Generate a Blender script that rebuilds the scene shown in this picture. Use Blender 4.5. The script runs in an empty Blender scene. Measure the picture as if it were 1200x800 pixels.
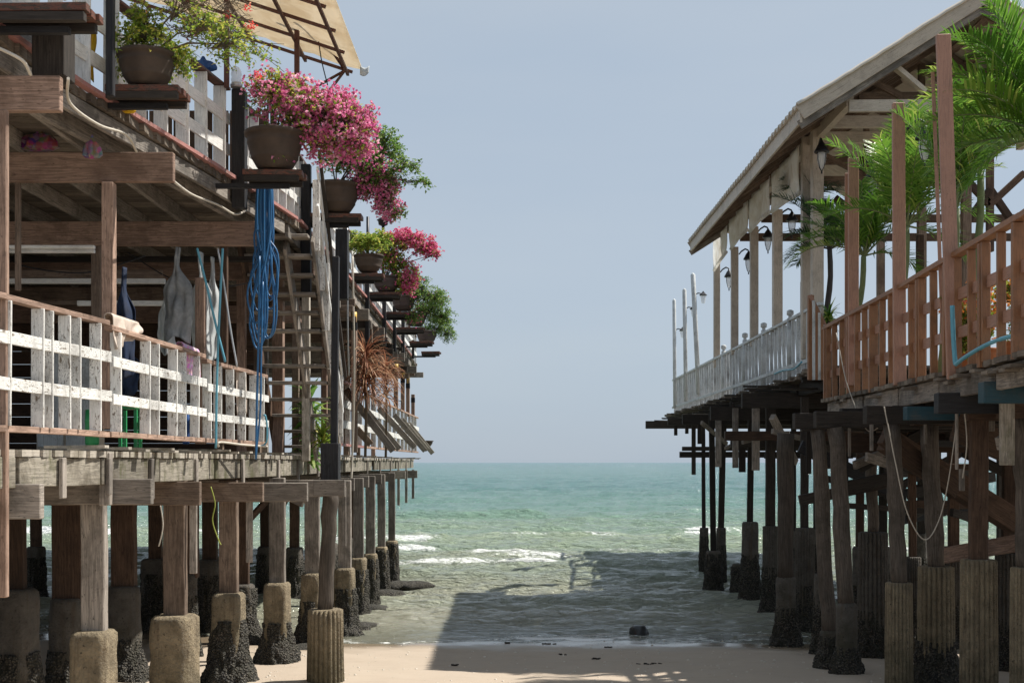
import bpy, math, random
from mathutils import Vector, noise
random.seed(7)
R = random.random
def U(a, b): return a + (b - a) * R()
F = 1500.0; EYE = 2.6
Z3 = Vector((0, 0, 1))
def W(px, py, s): return Vector(((px - 600) / s, F / s, EYE + (541 - py) / s))
def XY(x, s): return Vector(((x - 600) / s, F / s, 0))
sc = bpy.context.scene
COL = sc.collection

# ------------------------------------------------------------------ mesh builder
class MB:
    def __init__(s): s.V = []; s.F = []; s.UV = []; s.R = []; s.sm = []
    def face(s, idx, uv, r, smooth=False): s.F.append(idx); s.UV.append(uv); s.R.append(r); s.sm.append(smooth)
    def beam(s, p0, p1, w, h, up=None, seg=1, jit=0.0, r=None, taper=1.0):
        p0 = Vector(p0); p1 = Vector(p1); d = p1 - p0; L = d.length
        if L < 1e-5: return s
        d.normalize()
        if up is None: up = Z3 if abs(d.z) < .8 else Vector((0, 1, 0))
        side = d.cross(up).normalized(); upv = side.cross(d).normalized()
        r = R() if r is None else r; uo = U(0, 50); vo = U(0, 50)
        w = w * U(.985, 1.015); h = h * U(.985, 1.015)
        b = len(s.V)
        for i in range(seg + 1):
            t = i / seg; c = p0.lerp(p1, t); k = 1 + (taper - 1) * t
            if jit and 0 < i: c = c + side * U(-jit, jit) + upv * U(-jit, jit)
            for a, e in ((-1, -1), (1, -1), (1, 1), (-1, 1)):
                s.V.append(c + side * (a * w / 2 * k) + upv * (e * h / 2 * k))
        vs = [0, w, w + h, 2 * w + h, 2 * w + 2 * h]
        for i in range(seg):
            u0 = uo + L * i / seg; u1 = uo + L * (i + 1) / seg
            for j in range(4):
                k = (j + 1) % 4; q = b + 4 * i
                s.face((q + j, q + k, q + 4 + k, q + 4 + j), ((u0, vo + vs[j]), (u0, vo + vs[j + 1]), (u1, vo + vs[j + 1]), (u1, vo + vs[j])), r)
        q = b + 4 * seg
        s.face((b + 3, b + 2, b + 1, b), ((0, 0), (w, 0), (w, h), (0, h)), r * .9)
        s.face((q, q + 1, q + 2, q + 3), ((0, 0), (w, 0), (w, h), (0, h)), r * .9)
        return s
    def box(s, x0, x1, y0, y1, z0, z1, r=None):
        # grain along the longest side
        dx, dy, dz = abs(x1 - x0), abs(y1 - y0), abs(z1 - z0); cx, cy, cz = (x0 + x1) / 2, (y0 + y1) / 2, (z0 + z1) / 2
        if dx >= dy and dx >= dz: return s.beam((x0, cy, cz), (x1, cy, cz), dy, dz, r=r)
        if dy >= dz: return s.beam((cx, y0, cz), (cx, y1, cz), dx, dz, r=r)
        return s.beam((cx, cy, z0), (cx, cy, z1), dx, dy, r=r)
    def tube(s, pts, r, n=8, rad=None, cap=True):
        pts = [Vector(p) for p in pts]; b = len(s.V); m = len(pts); rr = R(); L = 0; uo = U(0, 20)
        ref = Vector((.31, .2, .93)); prev = None
        for i, p in enumerate(pts):
            d = (pts[min(i + 1, m - 1)] - pts[max(i - 1, 0)])
            if d.length < 1e-7: d = Vector((0, 0, 1))
            d.normalize()
            if prev is None:
                sd = d.cross(ref if abs(d.dot(ref)) < .9 else Vector((1, 0, 0))).normalized()
            else:
                sd = (prev - d * prev.dot(d)).normalized()
            prev = sd; up = d.cross(sd)
            q = (rad[i] if rad else r)
            for k in range(n):
                a = 2 * math.pi * k / n
                s.V.append(p + sd * (math.cos(a) * q) + up * (math.sin(a) * q))
            if i:
                l1 = L + (pts[i] - pts[i - 1]).length; bb = b + (i - 1) * n
                for k in range(n):
                    k2 = (k + 1) % n; v0 = 6.28 * r * k / n; v1 = 6.28 * r * (k + 1) / n
                    s.face((bb + k, bb + k2, bb + n + k2, bb + n + k), ((uo + L, v0), (uo + L, v1), (uo + l1, v1), (uo + l1, v0)), rr, True)
                L = l1
        if cap:
            s.face(tuple(b + k for k in reversed(range(n))), tuple((0.1 * math.cos(k), .1 * math.sin(k)) for k in range(n)), rr)
            e = b + (m - 1) * n
            s.face(tuple(e + k for k in range(n)), tuple((0.1 * math.cos(k), .1 * math.sin(k)) for k in range(n)), rr)
        return s
    def lathe(s, c, prof, n=20, fn=None, capb=True, capt=True, smooth=True):
        c = Vector(c); b = len(s.V); rr = R(); m = len(prof); uo = U(0, 9)
        for i, (r, z) in enumerate(prof):
            for k in range(n):
                a = 2 * math.pi * k / n; q = r; cx = cy = 0
                if fn:
                    q = fn(r, z, a)
                s.V.append(c + Vector((math.cos(a) * q, math.sin(a) * q, z)))
        for i in range(m - 1):
            for k in range(n):
                k2 = (k + 1) % n
                s.face((b + i * n + k, b + i * n + k2, b + (i + 1) * n + k2, b + (i + 1) * n + k),
                       ((uo + prof[i][1], k / n), (uo + prof[i][1], (k + 1) / n), (uo + prof[i + 1][1], (k + 1) / n), (uo + prof[i + 1][1], k / n)), rr, smooth)
        if capb: s.face(tuple(b + k for k in reversed(range(n))), tuple((.1, .1) for k in range(n)), rr)
        if capt: s.face(tuple(b + (m - 1) * n + k for k in range(n)), tuple((.1, .1) for k in range(n)), rr)
        return s
    def leaf(s, p, d, nrm, L, w, r=None, fold=.25):
        d = d.normalized(); sd = d.cross(nrm)
        if sd.length < 1e-4: sd = d.cross(Vector((1, .2, 0)))
        sd.normalize(); up = sd.cross(d); b = len(s.V); r = R() if r is None else r
        s.V += [p, p + d * L * .45 + sd * w / 2 + up * fold * w, p + d * L, p + d * L * .45 - sd * w / 2 + up * fold * w]
        s.face((b, b + 1, b + 2), ((0, .5), (.5, 1), (1, .5)), r); s.face((b, b + 2, b + 3), ((0, .5), (1, .5), (.5, 0)), r)
    def strip(s, pts, ws, nrm, r=None):
        r = R() if r is None else r; b = len(s.V); m = len(pts)
        for i, p in enumerate(pts):
            d = (pts[min(i + 1, m - 1)] - pts[max(i - 1, 0)]).normalized(); sd = d.cross(nrm)
            if sd.length < 1e-4: sd = d.cross(Vector((1, .1, .1)))
            sd.normalize(); s.V += [p - sd * ws[i] / 2, p + sd * ws[i] / 2]
        for i in range(m - 1):
            q = b + 2 * i; t0 = i / (m - 1); t1 = (i + 1) / (m - 1)
            s.face((q, q + 1, q + 3, q + 2), ((t0, 0), (t0, 1), (t1, 1), (t1, 0)), r)
    def grid(s, fn, nu, nv, thick=None, r=None):
        r = R() if r is None else r; b = len(s.V)
        for j in range(nv + 1):
            for i in range(nu + 1): s.V.append(Vector(fn(i / nu, j / nv)))
        for j in range(nv):
            for i in range(nu):
                q = b + j * (nu + 1) + i
                s.face((q, q + 1, q + nu + 2, q + nu + 1), ((i / nu, j / nv), ((i + 1) / nu, j / nv), ((i + 1) / nu, (j + 1) / nv), (i / nu, (j + 1) / nv)), r, True)
        return s
    def build(s, name, mat, parent=None, label=None, bevel=0.0, solid=0.0, loc=None, **tags):
        org = Vector((0, 0, 0))
        if parent is not None:
            q = parent
            while q is not None: org += q.location; q = q.parent
        elif loc is not None: org = Vector(loc)
        me = bpy.data.meshes.new(name); me.from_pydata([tuple(v - org) for v in s.V], [], s.F)
        uvl = me.uv_layers.new(name='UVMap'); flat = []
        for u in s.UV:
            for a in u: flat += [a[0], a[1]]
        uvl.data.foreach_set('uv', flat)
        at = me.attributes.new('rnd', 'FLOAT', 'FACE'); at.data.foreach_set('value', s.R)
        me.polygons.foreach_set('use_smooth', s.sm)
        me.materials.append(mat); me.update()
        o = bpy.data.objects.new(name, me); COL.objects.link(o)
        if parent is not None: o.parent = parent
        elif loc is not None: o.location = org
        if bevel:
            m = o.modifiers.new('bevel', 'BEVEL'); m.width = bevel; m.segments = 1; m.limit_method = 'ANGLE'
        if solid:
            m = o.modifiers.new('solid', 'SOLIDIFY'); m.thickness = solid
        if label: o['label'] = label
        for k, v in tags.items(): o[k] = v
        return o
def thing(name, label, cat, loc=(0, 0, 0), group=None):
    o = bpy.data.objects.new(name, None); COL.objects.link(o); o.location = loc; o.empty_display_size = .1
    o['label'] = label; o['category'] = cat
    if group: o['group'] = group
    return o
def copy_tree(o, parent=None):
    c = o.copy(); COL.objects.link(c); c.parent = parent
    for ch in [x for x in bpy.data.objects if x.parent == o]: copy_tree(ch, c)
    return c

# ------------------------------------------------------------------ materials
class NT:
    def __init__(s, name):
        s.m = bpy.data.materials.new(name); s.m.use_nodes = True; s.t = s.m.node_tree; s.t.nodes.clear()
        s.out = s.n('ShaderNodeOutputMaterial'); s.uv = None
    def n(s, ty, **kw):
        x = s.t.nodes.new(ty)
        for k, v in kw.items(): setattr(x, k, v)
        return x
    def l(s, a, b): s.t.links.new(a, b)
    def coords(s, kind, scale=(1, 1, 1)):
        c = s.n('ShaderNodeTexCoord'); m = s.n('ShaderNodeMapping'); m.inputs['Scale'].default_value = scale
        s.l(c.outputs[kind], m.inputs[0]); return m.outputs[0]
    def noise(s, vec, sc=5, det=4, rough=.6, dist=0):
        x = s.n('ShaderNodeTexNoise'); x.inputs['Scale'].default_value = sc; x.inputs['Detail'].default_value = det
        x.inputs['Roughness'].default_value = rough; x.inputs['Distortion'].default_value = dist; s.l(vec, x.inputs['Vector']); return x.outputs['Fac']
    def ramp(s, v, stops):
        x = s.n('ShaderNodeValToRGB'); e = x.color_ramp.elements
        while len(e) < len(stops): e.new(.5)
        for q, (p, c) in zip(e, stops):
            q.position = p; q.color = (c, c, c, 1) if isinstance(c, (int, float)) else (*c, 1)
        s.l(v, x.inputs[0]); return x.outputs[0]
    def mix(s, f, a, b, mode='MIX'):
        x = s.n('ShaderNodeMix', data_type='RGBA', blend_type=mode)
        for v, i in ((f, 0), (a, 6), (b, 7)):
            if isinstance(v, (int, float)): x.inputs[i].default_value = v
            elif isinstance(v, tuple): x.inputs[i].default_value = (*v, 1)
            else: s.l(v, x.inputs[i])
        return x.outputs[2]
    def math(s, op, a, b=0.0):
        x = s.n('ShaderNodeMath', operation=op)
        for v, i in ((a, 0), (b, 1)):
            if isinstance(v, (int, float)): x.inputs[i].default_value = v
            else: s.l(v, x.inputs[i])
        return x.outputs[0]
    def rnd(s):
        x = s.n('ShaderNodeAttribute'); x.attribute_name = 'rnd'; return x.outputs['Fac']
    def bump(s, h, st=.3, d=.01):
        x = s.n('ShaderNodeBump'); x.inputs['Strength'].default_value = st; x.inputs['Distance'].default_value = d; s.l(h, x.inputs['Height']); return x.outputs[0]
    def pr(s, col, rough=.7, bump=None, **kw):
        x = s.n('ShaderNodeBsdfPrincipled')
        if isinstance(col, tuple): x.inputs['Base Color'].default_value = (*col, 1)
        else: s.l(col, x.inputs['Base Color'])
        if isinstance(rough, (int, float)): x.inputs['Roughness'].default_value = rough
        else: s.l(rough, x.inputs['Roughness'])
        if bump is not None: s.l(bump, x.inputs['Normal'])
        for k, v in kw.items():
            i = x.inputs[k.replace('_', ' ')]
            if isinstance(v, (int, float, tuple)): i.default_value = v
            else: s.l(v, i)
        return x.outputs[0]
    def done(s, sh): s.l(sh, s.out.inputs[0]); return s.m
def sc3(c, k): return tuple(min(1, v * k) for v in c)
def wood(name, c, stain=.45, dark=(.03, .024, .02), var=.5, moss=0.0, rough=.8):
    t = NT(name); g = t.coords('UV', (1.2, 22, 1)); grain = t.noise(g, 3.2, 5, .65, .6)
    f = t.noise(t.coords('UV', (4, 90, 1)), 2, 3, .7)
    col = t.mix(t.ramp(grain, [(.36, 0.0), (.64, 1.0)]), sc3(c, .50), sc3(c, 1.25))
    col = t.mix(t.math('MULTIPLY', f, .5), col, sc3(c, .5))
    v = t.math('ADD', t.math('MULTIPLY', t.rnd(), var), 1 - var * .5)
    vc = t.n('ShaderNodeCombineColor'); [t.l(v, vc.inputs[i]) for i in range(3)]
    col = t.mix(1.0, col, vc.outputs[0], 'MULTIPLY')
    st = t.noise(t.coords('Object'), 2.3, 6, .68, .4)
    col = t.mix(t.math('MULTIPLY', t.ramp(st, [(.47, 0.0), (.62, 1.0)]), stain), col, dark)
    kn = t.noise(t.coords('UV', (2.2, 9, 1)), 2.5, 3, .5, 1.5); col = t.mix(t.math('MULTIPLY', t.ramp(kn, [(.60, 0.0), (.68, 1.0)]), .55), col, sc3(c, .3))
    sp = t.noise(t.coords('UV', (7, 22, 1)), 3.0, 3, .5)
    col = t.mix(t.math('MULTIPLY', t.ramp(sp, [(.64, 0.0), (.70, 1.0)]), .75), col, dark)
    if moss:
        mo = t.noise(t.coords('Object', (3, 3, 1.2)), 2.0, 5, .7)
        col = t.mix(t.math('MULTIPLY', t.ramp(mo, [(.5, 0.0), (.65, 1.0)]), moss), col, (.07, .075, .025))
    b = t.bump(t.math('ADD', grain, t.math('MULTIPLY', f, .5)), .5, .006)
    return t.done(t.pr(col, rough, b, Specular_IOR_Level=.25))
def paint(name, c, under=(.2, .16, .12), peel=.62, speck=.66, var=.2, dirt=(.09, .075, .06), rough=.55, dm=.6):
    t = NT(name); v = t.math('ADD', t.math('MULTIPLY', t.rnd(), var), 1 - var * .6)
    vc = t.n('ShaderNodeCombineColor'); [t.l(v, vc.inputs[i]) for i in range(3)]
    col = t.mix(1.0, c, vc.outputs[0], 'MULTIPLY')
    gr = t.noise(t.coords('UV', (2.5, 26, 1)), 3, 5, .65, .3)
    col = t.mix(t.math('MULTIPLY', t.ramp(gr, [(.45, 0.0), (.68, 1.0)]), .5), col, sc3(c, .5))
    pe = t.noise(t.coords('UV', (5, 17, 1)), 2.2, 7, .72, .3)
    col = t.mix(t.ramp(pe, [(peel, 0.0), (peel + .035, 1.0)]), col, under)
    d = t.noise(t.coords('Object'), 3.1, 6, .7, .3)
    col = t.mix(t.math('MULTIPLY', t.ramp(d, [(.48, 0.0), (.72, 1.0)]), dm), col, dirt)
    s2 = t.noise(t.coords('UV', (14, 30, 1)), 4, 2, .5)
    pm = t.ramp(t.noise(t.coords('Object'), 2.2, 3, .6), [(.42, 0.0), (.60, 1.0)]); col = t.mix(t.math('MULTIPLY', t.ramp(s2, [(speck - .03, 0.0), (speck, 1.0)]), pm), col, (.03, .026, .02))
    ln = t.noise(t.coords('UV', (1.0, 40, 1)), 2.0, 3, .5); col = t.mix(t.math('MULTIPLY', t.ramp(ln, [(.66, 0.0), (.70, 1.0)]), .6), col, sc3(under, .5))
    b = t.bump(t.math('ADD', gr, pe), .35, .004)
    return t.done(t.pr(col, rough, b, Specular_IOR_Level=.3))
def plain(name, c, rough=.6, metal=0.0, nz=.25, sc=8, bst=.15, **kw):
    t = NT(name); n = t.noise(t.coords('Object'), sc, 5, .6)
    col = t.mix(n, sc3(c, 1 - nz), sc3(c, 1 + nz))
    return t.done(t.pr(col, rough, t.bump(n, bst, .004), Metallic=metal, **kw))
def leafmat(name, a, b, c=None, tr=.35, rough=.5):
    t = NT(name); st = [(.0, a), (.6, b)] + ([(.95, c)] if c else [])
    col = t.ramp(t.rnd(), st)
    d = t.pr(col, rough, None, Specular_IOR_Level=.35); x = t.n('ShaderNodeBsdfTranslucent'); t.l(col, x.inputs[0])
    m = t.n('ShaderNodeMixShader'); m.inputs[0].default_value = tr; t.l(d, m.inputs[1]); t.l(x.outputs[0], m.inputs[2])
    return t.done(m.outputs[0])
def cloth(name, a, b, sc=6, tr=.15, fine=60):
    t = NT(name); n = t.noise(t.coords('Object'), sc, 5, .65, .5)
    col = t.mix(t.ramp(n, [(.4, 0.0), (.62, 1.0)]), a, b)
    d = t.pr(col, .85, t.bump(t.noise(t.coords('Object'), fine, 3), .3, .003)); x = t.n('ShaderNodeBsdfTranslucent'); t.l(col, x.inputs[0])
    m = t.n('ShaderNodeMixShader'); m.inputs[0].default_value = tr; t.l(d, m.inputs[1]); t.l(x.outputs[0], m.inputs[2])
    return t.done(m.outputs[0])

M = dict(
    pink=wood('planed_wood', (.40, .27, .205), .5, (.10, .06, .04), .5),
    pinkd=wood('old_planed_wood', (.25, .185, .14), .5, (.06, .04, .03), .4),
    grey=wood('weathered_wood', (.33, .29, .25), .55, (.045, .04, .034), .6),
    palew=wood('pale_weathered_wood', (.50, .45, .38), .6, (.10, .08, .05), .5, moss=.55),
    greyfa=wood('streaked_fascia', (.30, .27, .22), .7, (.08, .065, .045), .6, moss=.7),
    dark=wood('dark_wood', (.048, .040, .034), .4, (.02, .017, .015), .8),  # dark, brown and log woods: tone lowered further to carry under-deck shade
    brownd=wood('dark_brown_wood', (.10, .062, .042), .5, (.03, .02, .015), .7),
    log=wood('log_wood', (.115, .095, .078), .6, (.04, .033, .026), .6),
    plank=wood('deck_plank', (.23, .19, .15), .5, (.04, .03, .025), .7),
    black=wood('tarred_wood', (.03, .03, .033), .3, (.012, .012, .012), .5, rough=.6),
    white=paint('white_paint', (.80, .79, .75), peel=.575, speck=.635),
    whitec=paint('clean_white_paint', (.80, .79, .76), peel=.68, speck=.7, dm=.35),
    greyw=paint('greyish_white_paint', (.56, .58, .58), peel=.62, speck=.67, dm=.6),
    greige=paint('beige_grey_paint', (.50, .43, .35), (.14, .12, .10), peel=.63, speck=.69, dm=.4),
    brown=paint('brown_paint', (.285, .14, .07), (.2, .14, .1), peel=.68, speck=.70, dm=.5, dirt=(.07, .04, .03)),
    brownp=paint('plum_brown_paint', (.36, .20, .14), (.2, .14, .1), peel=.70, speck=.70, dm=.3, dirt=(.09, .06, .05)),
    redt=paint('faded_red_paint', (.42, .20, .18), (.25, .2, .16), peel=.6, speck=.7),
    redb=paint('rust_red_paint', (.15, .055, .035), (.05, .035, .025), peel=.50, speck=.62),
    teal=paint('teal_paint', (.02, .06, .08), (.2, .2, .18), peel=.66, speck=.7),
    rust=plain('rusted_steel', (.10, .04, .03), .6, .2, .4, 14),
    iron=plain('black_iron', (.015, .016, .02), .45, .3),
    galv=plain('galvanised_metal', (.42, .43, .44), .45, .6, .2),
    conduit=plain('pvc_pipe', (.55, .5, .42), .5),
    blueh=plain('blue_hose', (.02, .115, .27), .4, nz=.3),
    tealh=plain('pale_blue_hose', (.10, .32, .42), .4),
    rope=plain('rope_fibre', (.42, .38, .32), .9, nz=.3, sc=60),
    pot=plain('clay_pot', (.062, .042, .029), .8, nz=.7, sc=6, bst=.5),
    potd=plain('dark_clay_pot', (.07, .05, .045), .8, nz=.5, sc=7, bst=.3),
    terra=plain('orange_clay_pot', (.4, .14, .05), .8),
    glassm=NT('lamp_glass'), leaf=leafmat('yellow_green_leaf', (.12, .22, .03), (.30, .40, .06), (.60, .55, .12), .45),
    leafg=leafmat('green_leaf', (.06, .15, .03), (.16, .28, .06), (.32, .40, .10), .45),
    petal=leafmat('pink_bract', (.60, .12, .32), (.82, .28, .48), (.95, .68, .76), .5),
    petald=leafmat('deep_pink_bract', (.60, .07, .22), (.78, .18, .34), (.90, .45, .52), .45),
    petalr=leafmat('coral_bract', (.75, .06, .06), (.85, .15, .12), (.9, .5, .35), .4),
    petalo=leafmat('orange_petal', (.75, .20, .05), (.85, .40, .10), (.8, .3, .3), .3),
    twig=plain('twig_bark', (.12, .09, .06), .9),
    palm=leafmat('palm_leaf', (.045, .13, .018), (.15, .30, .035), (.52, .56, .14), .42, .3),
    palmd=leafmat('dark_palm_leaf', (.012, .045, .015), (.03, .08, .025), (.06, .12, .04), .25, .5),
    dry=leafmat('dry_red_leaf', (.14, .05, .03), (.36, .16, .09), (.62, .42, .26), .4),
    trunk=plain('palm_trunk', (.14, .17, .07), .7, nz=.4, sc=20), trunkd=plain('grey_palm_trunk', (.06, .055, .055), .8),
    canvas=cloth('beige_canvas', (.86, .79, .67), (.76, .67, .53), 2.5, .5),
    blind=cloth('stained_canvas', (.93, .93, .92), (.78, .75, .69), 3, .62),
    cream=cloth('cream_cloth', (.68, .58, .50), (.55, .46, .38), 9), greyc=cloth('grey_cloth', (.30, .31, .31), (.17, .175, .18), 5),
    whitec2=cloth('pale_cloth', (.60, .63, .63), (.45, .47, .47), 4), navy=cloth('navy_cloth', (.012, .03, .08), (.008, .015, .035), 4),
    yellow=cloth('yellow_cloth', (.75, .48, .02), (.6, .34, .01), 5), bluet=cloth('blue_tarp', (.03, .10, .30), (.02, .06, .2), 5),
    tile=plain('roof_tile', (.50, .45, .38), .8, nz=.35, sc=4), greenp=plain('green_plastic', (.03, .30, .10), .4),
    yel=plain('yellow_paint', (.6, .38, .06), .5), tubew=plain('lamp_tube', (.75, .72, .66), .4),
    weed=plain('weed_strand', (.30, .34, .06), .7), rock=plain('wet_rock', (.02, .02, .02), .4, nz=.5, sc=20, bst=.8),
)
t = M['glassm']; a = t.n('ShaderNodeBsdfPrincipled'); a.inputs['Base Color'].default_value = (.75, .78, .8, 1); a.inputs['Roughness'].default_value = .15
b = t.n('ShaderNodeBsdfTransparent'); m = t.n('ShaderNodeMixShader'); m.inputs[0].default_value = .45; t.l(b.outputs[0], m.inputs[1]); t.l(a.outputs[0], m.inputs[2]); M['glassm'] = t.done(m.outputs[0])
# printed cloth
t = NT('floral_cloth'); v = t.n('ShaderNodeTexVoronoi'); v.inputs['Scale'].default_value = 45; t.l(t.coords('Object'), v.inputs[0])
hs = t.n('ShaderNodeHueSaturation'); t.l(v.outputs['Color'], hs.inputs['Color']); hs.inputs['Saturation'].default_value = .9; hs.inputs['Value'].default_value = .8
M['floral'] = t.done(t.pr(t.mix(.55, hs.outputs[0], (.75, .35, .55)), .85))
t = NT('plastic_bag'); v = t.n('ShaderNodeTexVoronoi'); v.inputs['Scale'].default_value = 26; t.l(t.coords('Object'), v.inputs[0])
M['bag'] = t.done(t.pr(t.mix(.82, v.outputs['Color'], t.ramp(t.noise(t.coords('Object'), 9, 3), [(.4, (.05, .02, .09)), (.6, (.30, .03, .06))])), .3))
# concrete with stains and algae towards the tide line (a real band on the pile)
def concrete(name, c, algae):
    t = NT(name); o = t.coords('Object'); n = t.noise(o, 6, 7, .7); n2 = t.noise(o, 35, 4, .7)
    col = t.mix(t.ramp(n, [(.3, 0.0), (.7, 1.0)]), sc3(c, .55), sc3(c, 1.15))
    g = t.n('ShaderNodeNewGeometry'); sx = t.n('ShaderNodeSeparateXYZ'); t.l(g.outputs['Position'], sx.inputs[0])
    z = t.math('ADD', sx.outputs[2], t.math('MULTIPLY', n, .8))
    al = t.ramp(t.math('MULTIPLY', z, .5), [(.30, 1.0), (.62, 0.0)])
    col = t.mix(t.math('MULTIPLY', al, algae), col, (.055, .05, .022))
    col = t.mix(t.ramp(n2, [(.62, 0.0), (.68, 1.0)]), col, (.03, .025, .02))
    st = t.noise(t.coords('Object', (9, 9, .7)), 2.0, 4, .6)
    col = t.mix(t.math('MULTIPLY', t.ramp(st, [(.52, 0.0), (.7, 1.0)]), .6), col, (.09, .06, .035))
    return t.done(t.pr(col, .9, t.bump(t.math('ADD', n, n2), 1.0, .05)))
M['conc'] = concrete('pile_concrete', (.33, .265, .17), .7); M['conc_shade'] = concrete('shade_dark_pile_concrete', (.14, .125, .105), .8)  # second concrete is a darker copy, under-deck shade put into its colour
t = NT('barnacles'); o = t.coords('Object'); v = t.n('ShaderNodeTexVoronoi'); v.inputs['Scale'].default_value = 42; t.l(o, v.inputs[0])
n = t.noise(o, 8, 5, .7); col = t.mix(t.ramp(v.outputs['Distance'], [(.15, 0.0), (.6, 1.0)]), (.17, .15, .12), (.02, .018, .015))
col = t.mix(t.ramp(n, [(.4, 0.0), (.65, 1.0)]), col, (.035, .032, .02))
M['barn'] = t.done(t.pr(col, .85, t.bump(t.math('SUBTRACT', n, v.outputs['Distance']), 1.0, .04)))

# ------------------------------------------------------------------ sand and sea
def sandz(x, y):
    base = (18.75 - y) * .035 if y > 12 else .222 + (12 - y) * .07
    base = max(base, -1.5)
    n = noise.noise(Vector((x * .22, y * .3, 3))) * .035 + noise.noise(Vector((x * .9, y * 1.3, 7))) * .012 + noise.noise(Vector((x * 4, y * 4, 1))) * .006 + min(1, max(0, (17.9 - y) / 1.0)) * (noise.noise(Vector((x * 1.7, y * 2.0, 33))) * .022 - .02 * max(0, noise.noise(Vector((x * 3.1, y * 3.1, 41))) - .3))
    return base + n
mb = MB()
ys = [-6 + i * .5 for i in range(36)] + [12 + i * .06 for i in range(170)] + [22.3 + i * 2 for i in range(20)] + [80]
xs = [-400, -120, -50] + [-26 + i * 1.0 for i in range(17)] + [-9 + i * .12 for i in range(150)] + [9.2 + i for i in range(17)] + [50, 120, 400]
def gridmesh(name, xs_fn, ys, zfn, mat, attr=None):
    V = []; Fc = []; A = []; nx = len(xs_fn(ys[0]))
    for y in ys:
        for x in xs_fn(y):
            z, f = zfn(x, y); V.append((x, y, z)); A.append(f)
    for j in range(len(ys) - 1):
        for i in range(nx - 1):
            q = j * nx + i; Fc.append((q, q + 1, q + nx + 1, q + nx))
    me = bpy.data.meshes.new(name); me.from_pydata(V, [], Fc)
    at = me.attributes.new('foam', 'FLOAT', 'POINT'); at.data.foreach_set('value', A)
    me.polygons.foreach_set('use_smooth', [True] * len(Fc)); me.materials.append(mat); me.update()
    o = bpy.data.objects.new(name, me); COL.objects.link(o); return o
t = NT('beach_sand'); g = t.n('ShaderNodeNewGeometry'); sx = t.n('ShaderNodeSeparateXYZ'); t.l(g.outputs['Position'], sx.inputs[0])
o = t.coords('Object'); n = t.noise(o, .9, 6, .6); nf = t.noise(o, 90, 3, .7); nm = t.noise(t.coords('Object', (1.2, 6, 1)), 1.4, 5, .6)
col = t.mix(n, (.40, .325, .25), (.47, .39, .305)); col = t.mix(t.math('MULTIPLY', nf, .35), col, (.25, .2, .15))
col = t.mix(t.math('MULTIPLY', t.ramp(nm, [(.55, 0.0), (.75, 1.0)]), .3), col, (.22, .18, .13))
spk = t.noise(o, 23, 2, .5); col = t.mix(t.ramp(spk, [(.735, 0.0), (.76, 1.0)]), col, (.06, .045, .03))
wet = t.ramp(t.math('ADD', t.math('MULTIPLY', sx.outputs[2], -8.0), t.math('ADD', t.math('MULTIPLY', n, .3), .62)), [(.32, 0.0), (.62, 1.0)])
col = t.mix(wet, col, (.24, .185, .125)); rg = t.math('SUBTRACT', .9, t.math('MULTIPLY', wet, .72))
M['sand'] = t.done(t.pr(col, rg, t.bump(t.math('MULTIPLY', t.math('ADD', nf, t.math('MULTIPLY', nm, 1.5)), t.math('SUBTRACT', 1.05, wet)), .3, .010)))
so = gridmesh('sand', lambda y: xs, ys, lambda x, y: (sandz(x, y), 0), M['sand']); so['kind'] = 'structure'

crests = []  # yc, xlo, xhi, amp, foam, width
crests += [(34.0, 2.4, 8.0, .06, .55, .5), (31.0, -1.0, 5.5, .05, .40, .35), (38.0, .5, 6.5, .10, .5, .5), (44.0, -1.5, 4.5, .12, .55, .6), (52.0, -9, -1, .14, .4, .8), (55.0, 1, 9, .15, .35, .9)]
crests += [(35.4, -1.9, 2.2, .15, 1.0, .55), (32.0, -3.9, 3.2, .09, .9, .4), (42.0, -6.5, -1.8, .22, .9, .7), (39.0, -4.5, -1.4, .1, .9, .45),
           (47.5, 5.0, 9.5, .25, 1.0, .8), (48.0, -1.2, 3.5, .15, .25, .8), (41.5, 3.2, 11, .12, .25, .7), (36.5, -12, -5.5, .16, 1.0, .6),
           (46, -22, -8.5, .2, .9, .8), (33, -16, -8, .1, .7, .5), (37, 6.6, 16, .18, .8, .6), (29.0, 2.0, 8, .08, .12, .4), (33.6, 2.5, 7.5, .07, .45, .4), (26.3, -2.4, 0.4, .045, .02, .3),
           (22.6, -2.2, 1.2, .05, .0, .22), (21.3, -.5, 5.2, .03, .03, .18), (24.6, 4.0, 7.5, .06, 0, .3), (19.9, -1.0, 7, .022, .12, .1), (61, -8, 2, .22, .25, 1.2), (66, 8, 20, .25, .4, 1.2), (85, -18, -3, .3, .2, 1.6), (78, 0, 14, .25, .15, 1.5)]
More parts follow.
